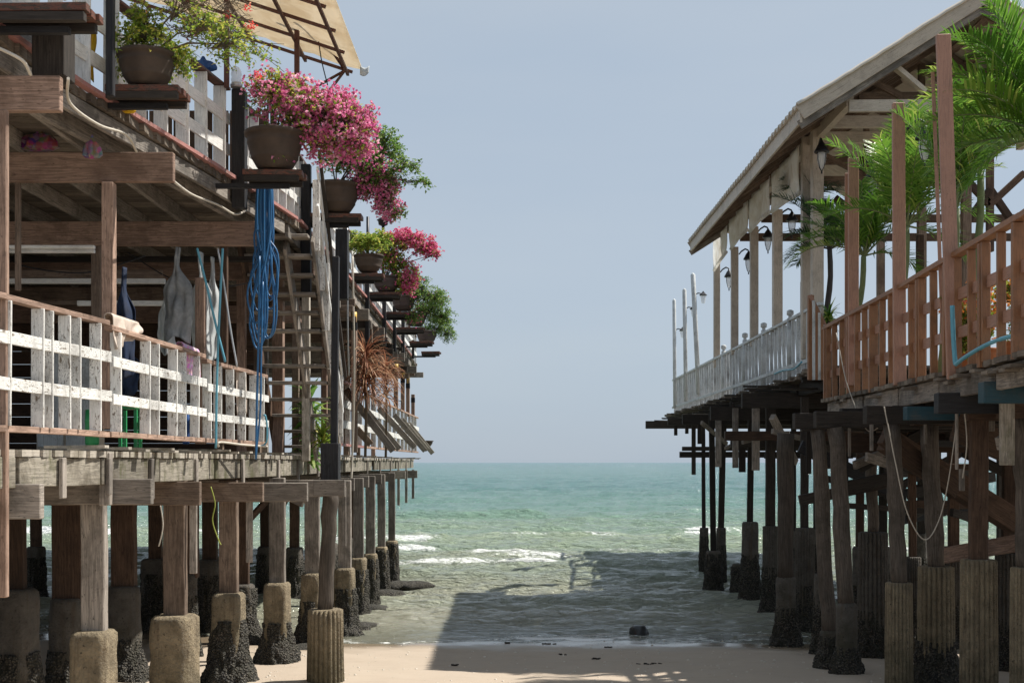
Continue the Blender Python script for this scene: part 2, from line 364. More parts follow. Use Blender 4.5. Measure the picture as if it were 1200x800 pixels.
def seaz(x, y):
    fade = max(0, min(1, (y - 18.2) / 4.5)); far = 1 / (1 + (y / 260.0) ** 2)
    wq = noise.noise(Vector((x * .05, y * .06, 0))) * 3
    z = .07 * math.sin(y * .62 + x * .05 + wq) * min(1, fade)
    z += .05 * math.sin(y * 1.45 - x * .21 + wq * 2)
    z += noise.noise(Vector((x * .45, y * 1.1, 5))) * .11 + noise.noise(Vector((x * 1.1, y * 2.9, 9))) * .085 + noise.noise(Vector((x * 2.4, y * 6.5, 19))) * .045 + noise.noise(Vector((x * 4.5, y * 12, 29))) * .02
    z *= (.10 + .90 * fade) * far * (1 + .8 * min(1, max(0, (y - 60) / 60)))
    dz_ = z - (sandz(x, y) if y < 21 else -9); f = .55 * math.exp(-((dz_ - .006) / .007) ** 2) if y < 21 else 0
    for (yc, x0, x1, am, fo, w) in crests:
        if abs(y - yc) > 4.5: continue
        yy = yc + noise.noise(Vector((x * .35, yc, 2))) * .9 + noise.noise(Vector((x * 1.2, yc, 4))) * .3
        win = max(0, min(1, (x - x0) / 1.0)) * max(0, min(1, (x1 - x) / 1.0))
        if win <= 0: continue
        d = (y - yy) / w; g = math.exp(-(d * d) * (2.2 if d < 0 else .6))
        z += am * g * win
        if fo:
            var = .55 + .75 * noise.noise(Vector((x * .8, yc * 3, 8)))
            fr = math.exp(-((d + .25) / .75) ** 2); f = max(f, fo * fr * win * min(1.2, max(0, var + .25)))
            f = max(f, fo * .42 * math.exp(-((d + 1.4) / 1.3) ** 2) * win)
    return z, f
wys = []; y = 15.5
while y < 62: wys.append(y); y += .022 + (y - 15) * .0042
while y < 6000: wys.append(y); y *= 1.0125
wt = [-1 + 2 * i / 300 for i in range(301)]
def wxs(y):
    h = .44 * y + 4; inner = [a * h for a in wt]
    return [-h - 9000, -h - 2500, -h - 800, -h - 250, -h - 80, -h - 30, -h - 14, -h - 7, -h - 3, -h - 1] + inner + [h + 1, h + 3, h + 7, h + 14, h + 30, h + 80, h + 250, h + 800, h + 2500, h + 9000]
t = NT('sea_water'); g = t.n('ShaderNodeNewGeometry'); sx = t.n('ShaderNodeSeparateXYZ'); t.l(g.outputs['Position'], sx.inputs[0])
P = g.outputs['Position']
def mp(vec, s):
    m = t.n('ShaderNodeMapping'); m.inputs['Scale'].default_value = s; t.l(vec, m.inputs[0]); return m.outputs[0]
nb = t.noise(mp(P, (.05, .16, 1)), 1, 4, .6); yy = t.math('ADD', sx.outputs[1], t.math('MULTIPLY', nb, 22.0))
def mr(v, a, b):
    m = t.n('ShaderNodeMapRange'); t.l(v, m.inputs[0]); m.inputs[1].default_value = a; m.inputs[2].default_value = b; return m.outputs[0]
c = t.ramp(mr(yy, 20, 170), [(0, (.43, .39, .30)), (.10, (.38, .375, .28)), (.24, (.29, .36, .245)), (.42, (.14, .265, .20)), (.8, (.065, .18, .155))])
far = mr(sx.outputs[1], 150, 1500); c = t.mix(far, c, (.05, .145, .145))
pt = t.noise(mp(P, (.02, .05, 1)), 1, 5, .65); c = t.mix(t.math('MULTIPLY', t.ramp(pt, [(.4, 0.0), (.7, 1.0)]), .35), c, (.06, .16, .17))
fa = t.n('ShaderNodeAttribute'); fa.attribute_name = 'foam'
fn = t.noise(mp(P, (1, 1.6, 1)), 5.5, 6, .75, .8); fm = t.ramp(t.math('ADD', fa.outputs['Fac'], t.math('MULTIPLY', t.math('SUBTRACT', fn, .5), 1.9)), [(.46, 0.0), (.70, 1.0)])
cap = t.noise(mp(P, (.18, .6, 1)), 3, 5, .7); capm = t.math('MULTIPLY', t.ramp(cap, [(.715, 0.0), (.735, 1.0)]), t.math('MULTIPLY', mr(sx.outputs[1], 45, 70), .8))
foam = t.math('MAXIMUM', fm, capm); c2 = t.mix(foam, c, (.82, .84, .82))
b1 = t.noise(mp(P, (1.0, 2.2, 1)), 2.2, 6, .62, .4); b2 = t.noise(mp(P, (.35, .9, 1)), 1.2, 4, .6, .3)
bs = t.n('ShaderNodeBump'); bs.inputs['Distance'].default_value = .42; t.l(t.math('ADD', b1, t.math('MULTIPLY', b2, 1.8)), bs.inputs['Height'])
t.l(t.math('ADD', .35, t.math('MULTIPLY', mr(sx.outputs[1], 18.8, 24), .65)), bs.inputs['Strength'])
al = t.math('MAXIMUM', foam, mr(t.math('ADD', sx.outputs[1], t.math('MULTIPLY', b2, 1.2)), 17.0, 24.0)); al = t.math('ADD', t.math('MULTIPLY', al, .93), .07)
lay = t.pr(c2, t.math('ADD', .10, t.math('MULTIPLY', foam, .7)), bs.outputs[0], IOR=1.33)
# thin water: reflections over a see-through body
fr = t.n('ShaderNodeFresnel'); fr.inputs[0].default_value = 1.33; t.l(bs.outputs[0], fr.inputs['Normal'])
gl = t.n('ShaderNodeBsdfGlossy'); gl.inputs['Roughness'].default_value = .06; t.l(bs.outputs[0], gl.inputs['Normal'])
tp = t.n('ShaderNodeBsdfTransparent'); tp.inputs[0].default_value = (.70, .77, .80, 1)
m1 = t.n('ShaderNodeMixShader'); t.l(fr.outputs[0], m1.inputs[0]); t.l(tp.outputs[0], m1.inputs[1]); t.l(gl.outputs[0], m1.inputs[2])
m2 = t.n('ShaderNodeMixShader'); t.l(al, m2.inputs[0]); t.l(m1.outputs[0], m2.inputs[1]); t.l(lay, m2.inputs[2])
M['sea'] = t.done(m2.outputs[0])
wo = gridmesh('sea', wxs, wys, seaz, M['sea']); wo['kind'] = 'structure'
mb = MB()
c = W(749, 738, 77); mb.lathe((c.x, c.y, -.1), [(.13, 0), (.15, .08), (.13, .17), (.09, .21), (.02, .22)], 22, lambda r, z, a: r * (1 + .25 * noise.noise(Vector((math.cos(a) * 2, math.sin(a) * 2, z * 9)))))
mb.build('rock', M['rock'], loc=(c.x, c.y, -.1), label='small black rock standing in the shallow water', category='rock')
dd = [(660, 768, .10, .02), (700, 776, .05, .02), (532, 787, .04, .02), (645, 752, .22, .03), (765, 783, .35, .03), (595, 752, .05, .02), (712, 758, .06, .02)]
for i, (px, py, L, h) in enumerate(dd):
    s = (py - 541) / (EYE - sandz((px - 600) / 85, F / 85)); p = W(px, py, s); p.z = sandz(p.x, p.y)
    mb = MB()
    for k in range(7):
        q = p + Vector((U(-L, L) / 2, U(-.03, .03), .004)); mb.beam(q, q + Vector((U(-.06, .06), U(-.03, .03), U(0, .012))), U(.008, .02), U(.008, .02))
    lab = ['dark scrap of driftwood on the shaded sand right of centre', 'tiny bit of driftwood between the two larger shaded scraps', 'dark speck of debris at the left foot of the shadow',
           'thin line of dark debris lying on the wet sand edge', 'longest streak of dark debris on the sand at right', 'small scrap at the waterline left of the debris line', 'small scrap at the waterline right of the debris line'][i]
    mb.build('driftwood_scrap', M['dark'], loc=p, label=lab, category='debris', group='debris on the beach')

# ------------------------------------------------------------------ helpers for carpentry
def xb(parent, x0, x1, yt, yb, s, th, mat, name='beam', label=None, bev=.006):
    a = W(x0, (yt + yb) / 2, s); b = W(x1, (yt + yb) / 2, s); a.y += th / 2; b.y += th / 2
    return MB().beam(a, b, th, abs(yb - yt) / s, seg=3).build(name, M[mat], parent, label, bevel=bev)
def vp(parent, x, wpx, yt, yb, s, mat, name='post', th=None, x2=None, label=None, bev=.006, jit=0.0):
    a = W(x, yb, s); b = W(x if x2 is None else x2, yt, s); w = wpx / s; th = th or w; a.y += th / 2; b.y += th / 2
    return MB().beam(a, b, w, th, seg=4 if jit else 1, jit=jit).build(name, M[mat], parent, label, bevel=bev)
def bb(parent, p0, p1, w, h, mat, name='beam', label=None, bev=.005, up=None, seg=1, jit=0):
    return MB().beam(p0, p1, w, h, up=up, seg=seg, jit=jit).build(name, M[mat], parent, label, bevel=bev)
def lerp_path(pts, s):
    pts = sorted(pts)
    if s <= pts[0][0]: return pts[0][1]
    for (a, x), (b, y) in zip(pts, pts[1:]):
        if s <= b: return x + (y - x) * (s - a) / (b - a)
    return pts[-1][1]
HU = 2.95   # upper deck above the eye
UP = [(230, -3.75), (190, -3.6), (149, -3.4), (117, -3.0), (95, -2.64), (62, -2.66), (41, -2.85), (36, -2.9)]
LP = [(230, -3.5), (176, -3.4), (147, -3.22), (115, -3.14), (97, -2.98), (75, -3.0), (50, -2.98), (36, -2.95)]
RP = [(220, 3.75), (150, 4.0), (107, 4.2), (85, 4.3), (80, 4.55), (60, 4.6), (36, 4.62)]
def pX(path, Y): return lerp_path(path, F / Y)
def pile(parent, x, ytop, wpx, s, kind, postw, z_up, mat='conc', lean=0, pmat='pinkd', round_post=False, crust=.9, px_up=None, postmat=None):
    """pile standing in sand or sea: concrete body (part), timber post and barnacle crust (its sub-parts)"""
    p = XY(x, s); r = wpx / s / 2; top = EYE + (541 - ytop) / s; gz = sandz(p.x, p.y) - .35; H = top - gz
    mb = MB(); nn = 28 if kind != 'rect' else 4
    if kind == 'ribbed':
        n = 176; prof = [(r, H * i / 10) for i in range(10)] + [(r, H - .01), (r * .86, H)]
        mb.lathe((p.x, p.y, gz), prof, n, lambda rr, z, a: rr * (1.03 - .13 * (1 - abs(math.cos(a * 11))) ** 1.5) * (1 + .10 * (1 - z / H)) * (1 + .03 * noise.noise(Vector((a, z * 3, x)))), smooth=True)
    else:
        n = 48
        def fn(rr, z, a):
            k = 1 / max(abs(math.cos(a + .12)), abs(math.sin(a + .12))); k = min(k, 1.22) if kind == 'rect' else 1
            return rr * k * (1 + .07 * noise.noise(Vector((math.cos(a) * 2.5, math.sin(a) * 2.5 + x, z * 5))) + .035 * noise.noise(Vector((math.cos(a) * 9, math.sin(a) * 9 + x, z * 20)))) * (1 + .08 * (1 - z / H))
        prof = [(r, H * i / 26) for i in range(25)] + [(r * .98, H - .03), (r * .82, H)]
        mb.lathe((p.x, p.y, gz), prof, n, fn)
    body = mb.build('pile', M[mat], parent)
    if crust:
        ct = (.12 + crust * .62) if crust < 2 else top; ct = min(ct, top - .06); mb = MB(); m = 34; hh = ct - gz; rk = 1.24 if kind == 'rect' else 1.08
        def cf(rr, z, a):
            q = Vector((math.cos(a) * 3 + x, math.sin(a) * 3, z * 3.2))
            edge = max(0, 1 - max(0, (z - hh * .8)) / (hh * .2))
            return rr * (1 + (noise.noise(q * 1.0) * .15 + noise.noise(q * 3.2) * .16 + noise.noise(q * 8) * .09 + noise.noise(q * 17) * .05)) 
        prof = []
        for i in range(m + 1):
            tt = i / m; z = hh * tt; flare = .75 * math.exp(-((z - .32) / .20) ** 2) if crust < 2 else .1
            prof.append((r * rk * (1.30 + flare * .55 - .42 * max(0, tt - .15)), z))
        prof.append((r * .7, hh + .004)); mb.lathe((p.x, p.y, gz), prof, 60, cf); mb.build('barnacle_crust', M['barn'], body)
    if postw:
        pw = postw / s; b = Vector((p.x, p.y, top - .05)); u = W(px_up if px_up else x, 541, s); u.z = EYE + z_up
        mb = MB()
        if round_post: 
            k = 9; pts = [b.lerp(u, i / k) + Vector((U(-.012, .012), U(-.012, .012), 0)) for i in range(k + 1)]
            mb.tube(pts, pw / 2, 14, [pw / 2 * U(.93, 1.06) for _ in pts])
            mb.build('timber_post', M[postmat or 'log'], body)
        else:
            b.y += .02; mb.beam(b, u, pw, pw * .6, seg=5, jit=.004); mb.build('timber_post', M[postmat or pmat], body, bevel=.008)
    return body

# ================================================================== LEFT PIER
LPier = thing('wooden_pier', 'two-storey weathered wooden pier building on barnacled piles at left', 'pier', (-6, 9, 0))
# upper deck planks
mb = MB(); y = 6.6
while y < 38.6:
    xe = pX(UP, y) + U(-.02, .02); mb.box(-12, xe, y, y + .145, EYE + HU - .07 + U(-.004, .004), EYE + HU, None); y += .152
mb.build('upper_deck', M['plank'], LPier)
mb = MB(); trim = []
for s0, s1 in ((200, 149), (149, 117), (117, 96)):
    a = Vector((lerp_path(UP, s0) + .012, F / s0, EYE + HU + .022)); b = Vector((lerp_path(UP, s1) + .012, F / s1, EYE + HU + .022)); mb.beam(a, b, .07, .035)
for s0, s1 in ((95, 62), (62, 41)):
    a = Vector((lerp_path(UP, s0) + .012, F / s0, EYE + HU + .022)); b = Vector((lerp_path(UP, s1) + .012, F / s1, EYE + HU + .022)); mb.beam(a, b, .07, .035)
mb.build('deck_trim', M['redt'], LPier, 'faded pink strip along the upper deck edge')
for (s0, s1, ins, zt, zh, mt) in ((190, 149, .05, -.08, .14, 'grey'), (149, 117, .05, -.08, .14, 'grey'), (117, 98, .05, -.08, .14, 'grey'), (97, 70, .05, -.08, .16, 'grey'), (70, 52, .05, -.08, .16, 'grey'), (52, 41, .05, -.08, .16, 'grey')):
    a = Vector((lerp_path(UP, s0) - ins, F / s0, EYE + HU + zt - zh / 2)); b = Vector((lerp_path(UP, s1) - ins, F / s1, EYE + HU + zt - zh / 2)); bb(LPier, a, b, .045, zh, mt, 'edge_board', seg=3)
    a2 = a + Vector((-.25, 0, -.03)); b2 = b + Vector((-.25, 0, -.03)); bb(LPier, a2, b2, .06, zh, mt, 'joist', seg=3)
for k, X in enumerate([-3.75, -4.3, -4.85, -5.4, -6.1, -6.8, -7.6, -8.5]):
    bb(LPier, (X, 6.8, EYE + HU - .155), (X, 38, EYE + HU - .155), .05, .16, 'grey', 'joist')
# cross beams A..D and further
for (x1, yt, yb, s, th, mt) in ((70, 88, 130, 171, .07, 'pink'), (203, 178, 213, 137, .07, 'pink'), (308, 259, 288, 107, .07, 'pink'), (368, 304, 328, 90, .07, 'pink'),
                                (410, 352, 371, 72, .06, 'pinkd'), (436, 385, 401, 60, .12, 'pinkd'), (466, 409, 421, 50, .12, 'grey'), (488, 429, 437, 43, .12, 'grey'), (496, 436, 442, 39, .12, 'grey')):
    xb(LPier, 600 - 11.5 * s, x1, yt, yb, s, th, mt)
for (x1, yt, yb, s, mt) in ((340, 336, 352, 84, 'pinkd'), (352, 358, 378, 80, 'pink'), (322, 300, 306, 96, 'dark')):
    xb(LPier, 600 - 9 * s, x1, yt, yb, s, .1, mt)
for (x1, s) in ((445, 66), (452, 58), (474, 47), (481, 45)):
    zt = EYE + HU - .25; xx = lerp_path(UP, s) + .12; bb(LPier, (xx - 2.5, F / s, zt - .09), (xx, F / s, zt - .09), .12, .2, 'grey')
# lower deck
mb = MB(); y = 6.6
while y < 38.4:
    xe = pX(LP, y) + U(.0, .035); mb.box(-12, xe, y, y + .17, EYE + .035 + U(-.004, .004), EYE + .085); y += .178
mb.build('lower_deck', M['palew'], LPier)
for i, (s0, s1) in enumerate(((215, 172), (171, 149), (148.5, 130), (129.5, 112), (111.5, 97), (96, 80), (79, 66), (65, 55), (54, 46), (45.5, 39))):
    a = Vector((lerp_path(LP, s0) - .03, F / s0, EYE - .075)); b = Vector((lerp_path(LP, s1) - .03, F / s1, EYE - .075)); bb(LPier, a, b, .05, .21, 'greyfa', 'fascia_board', seg=3, jit=.004)
for s in (160, 147, 133, 118, 104, 92, 84, 76, 69, 63, 57, 52, 48, 45, 42):   # short battens nailed on the fascia
    X = lerp_path(LP, s) + .01; bb(LPier, (X, F / s, EYE - U(.22, .34)), (X, F / s, EYE + .03), .09, .03, 'grey', 'batten', up=Vector((1, 0, 0)))
mb = MB()
for k in range(34):
    s = 150 * (.245 ** (k / 33.0)); X = lerp_path(LP, s); mb.beam((X - .4, F / s, EYE + .10 + U(-.005, .03)), (X + U(.03, .17), F / s + U(-.05, .05), EYE + .10 + U(-.01, .02)), U(.06, .16), .022)
mb.build('loose_board', M['palew'], LPier, kind='stuff')
# lower cross beams
for (x0, x1, yt, yb, s, mt) in ((-600, 47, 567, 608, 172, 'grey'), (-500, 177, 561, 591, 146, 'grey'), (-400, 234, 564, 592, 124, 'pinkd'), (-300, 308, 565, 588, 107, 'pinkd'), (-200, 360, 565, 588, 97, 'grey'),
                                (-100, 404, 562, 582, 90, 'grey'), (0, 415, 560, 575, 74, 'grey'), (50, 432, 557, 571, 66, 'grey'), (100, 447, 555, 567, 59, 'grey'), (150, 462, 553, 564, 52, 'grey'), (200, 475, 552, 561, 47, 'grey'), (260, 489, 551, 560, 42, 'grey')):
    xb(LPier, x0, x1, yt, yb, s, .08, mt)
xb(LPier, 308, 360, 565.5, 587.5, 98.6, .05, 'grey', 'board', 'grey square board nailed on the end of the beam')
for X in (-3.7, -4.5, -5.6, -7, -8.6):
    bb(LPier, (X, 7, EYE - .04), (X, 38, EYE - .04), .06, .15, 'brownd', 'joist')
# vertical posts of the left building
for (x, w, yt, yb, s, mt) in ((3, 9, 128, 700, 176, 'pink'), (125.5, 14, 213, 502, 138, 'pink'), (112, 11, 288, 505, 122, 'pinkd'), (234, 11, 325, 520, 112, 'pink'),
                              (20, 6, 213, 340, 136.5, 'pinkd'), (262, 8, 288, 520, 106, 'brownd'), (282, 10, 328, 540, 89, 'pink'), (325, 13, 328, 545, 84, 'pink'), (301, 8, 328, 545, 80, 'pinkd'),
                              (122, 13, 530, 592, 147.5, 'grey'), (696 - 600 + 22, 8, 590, 592, 140, 'grey'), (358, 9, 300, 540, 86, 'palew'), (415, 7, 385, 530, 66.5, 'pinkd')):
    vp(LPier, x, w, yt, yb, s, mt)
for (x, w, yt, yb, s, mt) in ((226, 9, 585, 672, 121, 'grey'), (292, 8, 585, 659, 105, 'grey'), (383, 5, 585, 640, 86, 'grey'), (467, 3.2, 550, 592, 46, 'grey'), (476, 3, 550, 589, 43, 'grey'), (484, 3, 550, 584, 41, 'grey'), (403, 5, 570, 640, 78, 'grey'), (424, 4, 566, 616, 68, 'grey')):
    vp(LPier, x, w, yt, yb, s, mt, 'hanging_plank', th=.03)
# interior walls, clutter boards and strip lights on the lower level
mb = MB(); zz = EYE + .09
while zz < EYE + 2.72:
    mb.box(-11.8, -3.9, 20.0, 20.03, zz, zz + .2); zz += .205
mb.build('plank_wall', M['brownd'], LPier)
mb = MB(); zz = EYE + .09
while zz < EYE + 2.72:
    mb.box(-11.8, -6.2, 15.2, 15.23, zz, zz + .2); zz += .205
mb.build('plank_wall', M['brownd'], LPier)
for (yt, yb, s, mt) in ((316, 325, 103, 'pinkd'), (352, 357, 101, 'pinkd')):
    xb(LPier, -200, 190, yt, yb, s, .05, mt, 'wall_rail')
for (x0, x1, yt, yb, s, mt) in ((10, 110, 287, 291, 128, 'whitec'), (10, 110, 291.7, 296, 127, 'whitec'), (10, 193, 326, 332, 108, 'whitec'), (90, 195, 352, 358, 106, 'whitec')):
    xb(LPier, x0, x1, yt, yb, s, .05, mt, 'strip_light')  # white painted boards stand in for fluorescent strip lights, without glow
# upper cabins glimpsed behind the railing, plus a panel in place of the hotel
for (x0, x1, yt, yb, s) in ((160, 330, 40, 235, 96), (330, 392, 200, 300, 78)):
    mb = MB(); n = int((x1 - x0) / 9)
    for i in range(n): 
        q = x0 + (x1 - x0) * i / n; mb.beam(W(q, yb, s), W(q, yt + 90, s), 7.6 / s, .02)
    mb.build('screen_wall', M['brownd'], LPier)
mb = MB()
for k in range(12): mb.beam(W(376, 262 + k * 9, 72), W(404, 262 + k * 9, 72), .03, 5.5 / 72)
mb.build('hotel_stand_in', M['whitec'], LPier, 'white slatted panel standing in for the pale hotel behind the black upper post')  # made-up panel added where the pale hotel shows through the gap

for k in range(26):
    s = U(40, 78); X = lerp_path(UP, s); z = EYE + HU - U(.2, .55); bb(LPier, (X - U(.5, 1.2), F / s, z), (X + U(-.05, .16), F / s, z + U(-.03, .03)), .07, U(.08, .18), random.choice(('grey', 'dark', 'pinkd')), 'beam')
for k in range(16):
    s = U(42, 80); X = lerp_path(LP, s) - U(.1, 1.4); bb(LPier, (X, F / s, EYE + .1), (X, F / s, EYE + 2.5), .1, .1, random.choice(('pink', 'pinkd', 'grey')), 'post')
for k in range(14):
    s = U(50, 96); X = lerp_path(LP, s) - U(.1, .5); z = EYE - U(.3, .6); bb(LPier, (X, F / s, z), (X + U(-.4, .5), F / s + U(-.4, .4), z + U(-.25, .25)), .05, .09, random.choice(('grey', 'dark', 'brownd')), 'brace')
# piles
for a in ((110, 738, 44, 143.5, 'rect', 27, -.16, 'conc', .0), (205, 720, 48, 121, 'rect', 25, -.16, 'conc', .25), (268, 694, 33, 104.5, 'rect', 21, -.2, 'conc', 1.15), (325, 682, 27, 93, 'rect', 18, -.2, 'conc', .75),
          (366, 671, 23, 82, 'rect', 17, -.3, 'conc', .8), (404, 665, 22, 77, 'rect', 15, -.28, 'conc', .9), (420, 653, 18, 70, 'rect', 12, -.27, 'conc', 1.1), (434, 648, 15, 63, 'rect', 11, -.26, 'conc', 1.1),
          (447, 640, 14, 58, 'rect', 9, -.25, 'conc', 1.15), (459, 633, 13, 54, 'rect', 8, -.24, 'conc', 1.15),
          (80, 700, 42, 118, 'round', 34, -.2, 'conc_shade', 1.0), (145, 686, 38, 104, 'round', 27, -.2, 'conc_shade', .8), (182, 654, 27, 75, 'rect', 15, -.2, 'conc_shade', 1.2), (246, 655, 26, 76, 'round', 17, -.2, 'conc_shade', 1.2),
          (284, 684, 26, 82, 'rect', 15, -.2, 'conc_shade', 1.2), (345, 641, 18, 62, 'rect', 11, -.2, 'conc_shade', 1.1), (18, 690, 44, 128, 'rect', 22, -.2, 'conc_shade', 1.2), (42, 640, 18, 62, 'rect', 12, -.2, 'conc_shade', 1.1),
          (222, 672, 18, 90, 'round', 20, -.2, 'conc_shade', 1.2), (-60, 690, 44, 140, 'rect', 22, -.2, 'conc_shade', 1.2), (100, 650, 20, 70, 'rect', 15, -.2, 'conc_shade', 1.2), (388, 636, 14, 58, 'rect', 9, -.2, 'conc_shade', 1.0),
          (410, 630, 11, 52, 'rect', 8, -.2, 'conc_shade', 1.0), (310, 640, 15, 60, 'rect', 10, -.2, 'conc_shade', 1.1)):
    x, yt, w, s, kd, pw, zu, mt, cr = a; pile(LPier, x, yt, w, s, kd, pw, zu, mt, crust=cr, postmat='brownd' if mt == 'conc_shade' else ('grey' if x < 150 or x > 300 else 'pinkd'))  # back-row posts take darker wood to paint in the shade under the deck
# big ribbed pile with round log and tarred post
pile(LPier, 381.5, 713, 40, 105, 'ribbed', 18, -.3, 'conc', round_post=True, crust=.0, px_up=387)
vp(LPier, 386, 21, 519, 568, 104, 'black', 'tarred_post', th=.2); vp(LPier, 391, 8, 300, 520, 103, 'black', 'tarred_post', th=.09, x2=393)
xb(LPier, 367, 404, 562, 581, 106.5, .08, 'grey', 'collar_board')
# fallen footings
for (x, s) in ((322, 92), (352, 84), (412, 74), (428, 66), (446, 59), (462, 55), (480, 55)):
    p = XY(x, s); mb = MB(); mb.lathe((p.x + .12, p.y - .1, -.12), [(.42 * U(.7, 1), 0), (.4 * U(.7, 1), .1), (.3, .16), (.1, .2)], 30, lambda r, z, a: r * (1 + .35 * noise.noise(Vector((math.cos(a) * 2 + s, math.sin(a) * 2, z * 6))) + .12 * noise.noise(Vector((math.cos(a) * 7 + s, math.sin(a) * 7, z * 16)))))
    mb.build('barnacle_mound', M['barn'], LPier)
# conduit pipes on the upper deck side (their own things)
def cable(name, label, cat, pts, r, mat, n=6, smooth=6, group=None, loc=None):
    P_ = [Vector(p) for p in pts]; out = []
    for i in range(len(P_) - 1):
        a, b, c, d = P_[max(i - 1, 0)], P_[i], P_[i + 1], P_[min(i + 2, len(P_) - 1)]
        for k in range(smooth):
            t = k / smooth; out.append(.5 * ((2 * b) + (c - a) * t + (2 * a - 5 * b + 4 * c - d) * t * t + (3 * b - 3 * c + d - a) * t ** 3))
    out.append(P_[-1]); mb = MB().tube(out, r, n)
    if name is None: return mb
    kw = dict(label=label, category=cat)
    if group: kw['group'] = group
    return mb.build(name, M[mat], loc=P_[0] if loc is None else loc, **kw)
cable('conduit_pipe', 'pale bent conduit pipe above the near beam end at far left', 'pipe', [W(-5, 55, 176), W(18, 66, 176), W(29, 74, 175), W(36, 88, 173)], .012, 'conduit')
cable('conduit_pipe', 'long pale conduit pipe running under the upper deck edge', 'pipe', [W(80, 92, 172), W(82, 121, 165), W(115, 146, 155), W(148, 158, 148), W(160, 178, 141)], .011, 'conduit')
cable('cable', 'pale cable sagging below the upper deck past the second beam end', 'cable', [W(204, 213, 136), W(225, 228, 125), W(255, 240, 116), W(275, 251, 112), W(288, 247, 110)], .012, 'conduit')

# ---- railings
def railing(path, s0, s1, zb, zt, label, name='railing', mats=('white', 'pink'), bars=((.3, .09), (.62, .09)), bal=None, pitch=.33, bw=.09, bt=.022, toph=.04, topw=.07, bot=True, group=None, inset=0., side=1, rails_out=.035, zdrop=0.):
    Y0, Y1 = F / s0, F / s1; loc = Vector((lerp_path(path, (s0)), Y0, EYE + zb))
    th = thing(name, label, 'railing', loc, group)
    def P(Y, z, off=0): return Vector((pX(path, Y) - inset * side + off * side, Y, EYE + z + (zdrop * (Y - Y0) / (Y1 - Y0) * (z > zb + .2))))
    n = max(1, int((Y1 - Y0) / 1.2))
    def run(z, w, h, off, nm, mt):
        mb = MB()
        ks = sorted(set([Y0, Y1] + [F / s for s, _ in path if s1 < s < s0]))
        for a, b in zip(ks, ks[1:]): mb.beam(P(a, z, off), P(b, z, off), w, h, seg=3, jit=.003)
        mb.build(nm, M[mt], th, bevel=.003)
    run(zt, topw, toph, 0, 'top_rail', mats[1])
    for (z, h) in bars: run(z, .022, h, rails_out, 'crossbar', mats[0])
    if bot: run(zb + .16, .06, .045, 0, 'bottom_rail', mats[1])
    ys_ = [F / q for q in bal] if bal else []
    if not bal:
        y = Y0 + pitch * .4
        while y < Y1: ys_.append(y + U(-.02, .02)); y += pitch
    for y in ys_[:100]:
        c = P(y, 0); MB().beam((c.x, c.y, EYE + zb + (.18 if bot else 0)), (c.x + U(-.008, .008), c.y, EYE + zt + zdrop * (y - Y0) / (Y1 - Y0) - toph / 2 - .002), bw, bt).build('baluster', M[mats[0]], th, bevel=.003)
    return th
def sat(path, x):  # s where a path crosses a pixel column
    lo, hi = (20., 240.)
    for _ in range(40):
        m_ = (lo + hi) / 2
        px = 600 + lerp_path(path, m_) * m_
        if (px > x) == (path is not RP): lo = m_
        else: hi = m_
    return lo
railing(LP, 185, 147.5, .06, 1.10, 'peeling white wooden railing at the far left with wide flaking slats', bal=[sat(LP, x) for x in (5, 44, 55, 76, 88, 112)], bars=((.83, .085), (.52, .085)))
railing(LP, 147, 115.5, .06, 1.07, 'mottled white railing section with the cream cloth and floral cloth on it', bal=[sat(LP, x) for x in (136, 170, 181, 202, 213, 228)], bars=((.80, .085), (.50, .085)))
railing(LP, 115, 97, .06, 1.03, 'short white railing section behind the blue rope beside the stairs', bal=[sat(LP, x) for x in (243, 255, 270, 283, 296, 305)], bars=((.76, .08), (.46, .08)))
railing(LP, 71, 58, .14, 1.42, 'white lower railing just past the stairs with a pink top rail', mats=('white', 'redt'), bars=((.66, .14), (1.02, .14)), pitch=.9, bw=.09)
railing(LP, 57.5, 37.5, .14, 1.37, 'pale lower railing along the seaward end with leaning boards on it', mats=('white', 'pink'), bars=((.66, .12), (1.02, .12)), pitch=1.15, bw=.08)
railing(UP, 196, 150, HU + .02, HU + 1.0, 'white upper railing section at the top left above the near beam', inset=.12, mats=('whitec', 'redb'), bars=((HU + .38, .11), (HU + .7, .11)), pitch=.42, bw=.11, bot=False, toph=.03, topw=.11)
railing(UP, 148, 111, HU + .02, HU + .98, 'white upper railing section behind the grey pot with the yellow cloth', inset=.12, mats=('whitec', 'redb'), bars=((HU + .34, .12), (HU + .66, .12)), pitch=.5, bw=.13, bot=False, toph=.03, topw=.11)
railing(UP, 108, 88, HU + .02, HU + .95, 'white upper railing between the two pink bougainvillea pots', inset=.1, mats=('whitec', 'redb'), bars=((HU + .34, .10), (HU + .66, .10)), pitch=.36, bw=.1, bot=False, toph=.03, topw=.1)
railing(UP, 78, 38, HU + .02, HU + .9, 'long white upper railing running seaward behind the row of pots', inset=.1, mats=('whitec', 'redb'), bars=((HU + .34, .10), (HU + .62, .10)), pitch=.9, bw=.08, bot=False, toph=.03, topw=.1)
# black upper posts
for (x, w, yt, yb, s) in ((279, 16, 104, 243, 112), (128, 9, -20, 112, 150), (358, 11, 192, 345, 92), (400, 14, 268, 350, 80), (430, 5, 330, 400, 65), (450, 4.5, 345, 405, 57), (462, 4, 358, 412, 52), (472, 4, 372, 420, 47), (484, 3, 398, 420, 43)):
    vp(LPier, x, w, yt, yb, s, 'black', 'tarred_post')
vp(LPier, 56, 38, 12, 88, 168, 'dark', 'tarred_post')
for k in range(3): bb(LPier, W(-40, 10 + k * 26, 160 - 4 * k), W(60, 60 + k * 26, 158 - 4 * k), .09, .12, 'grey', 'brace_board')

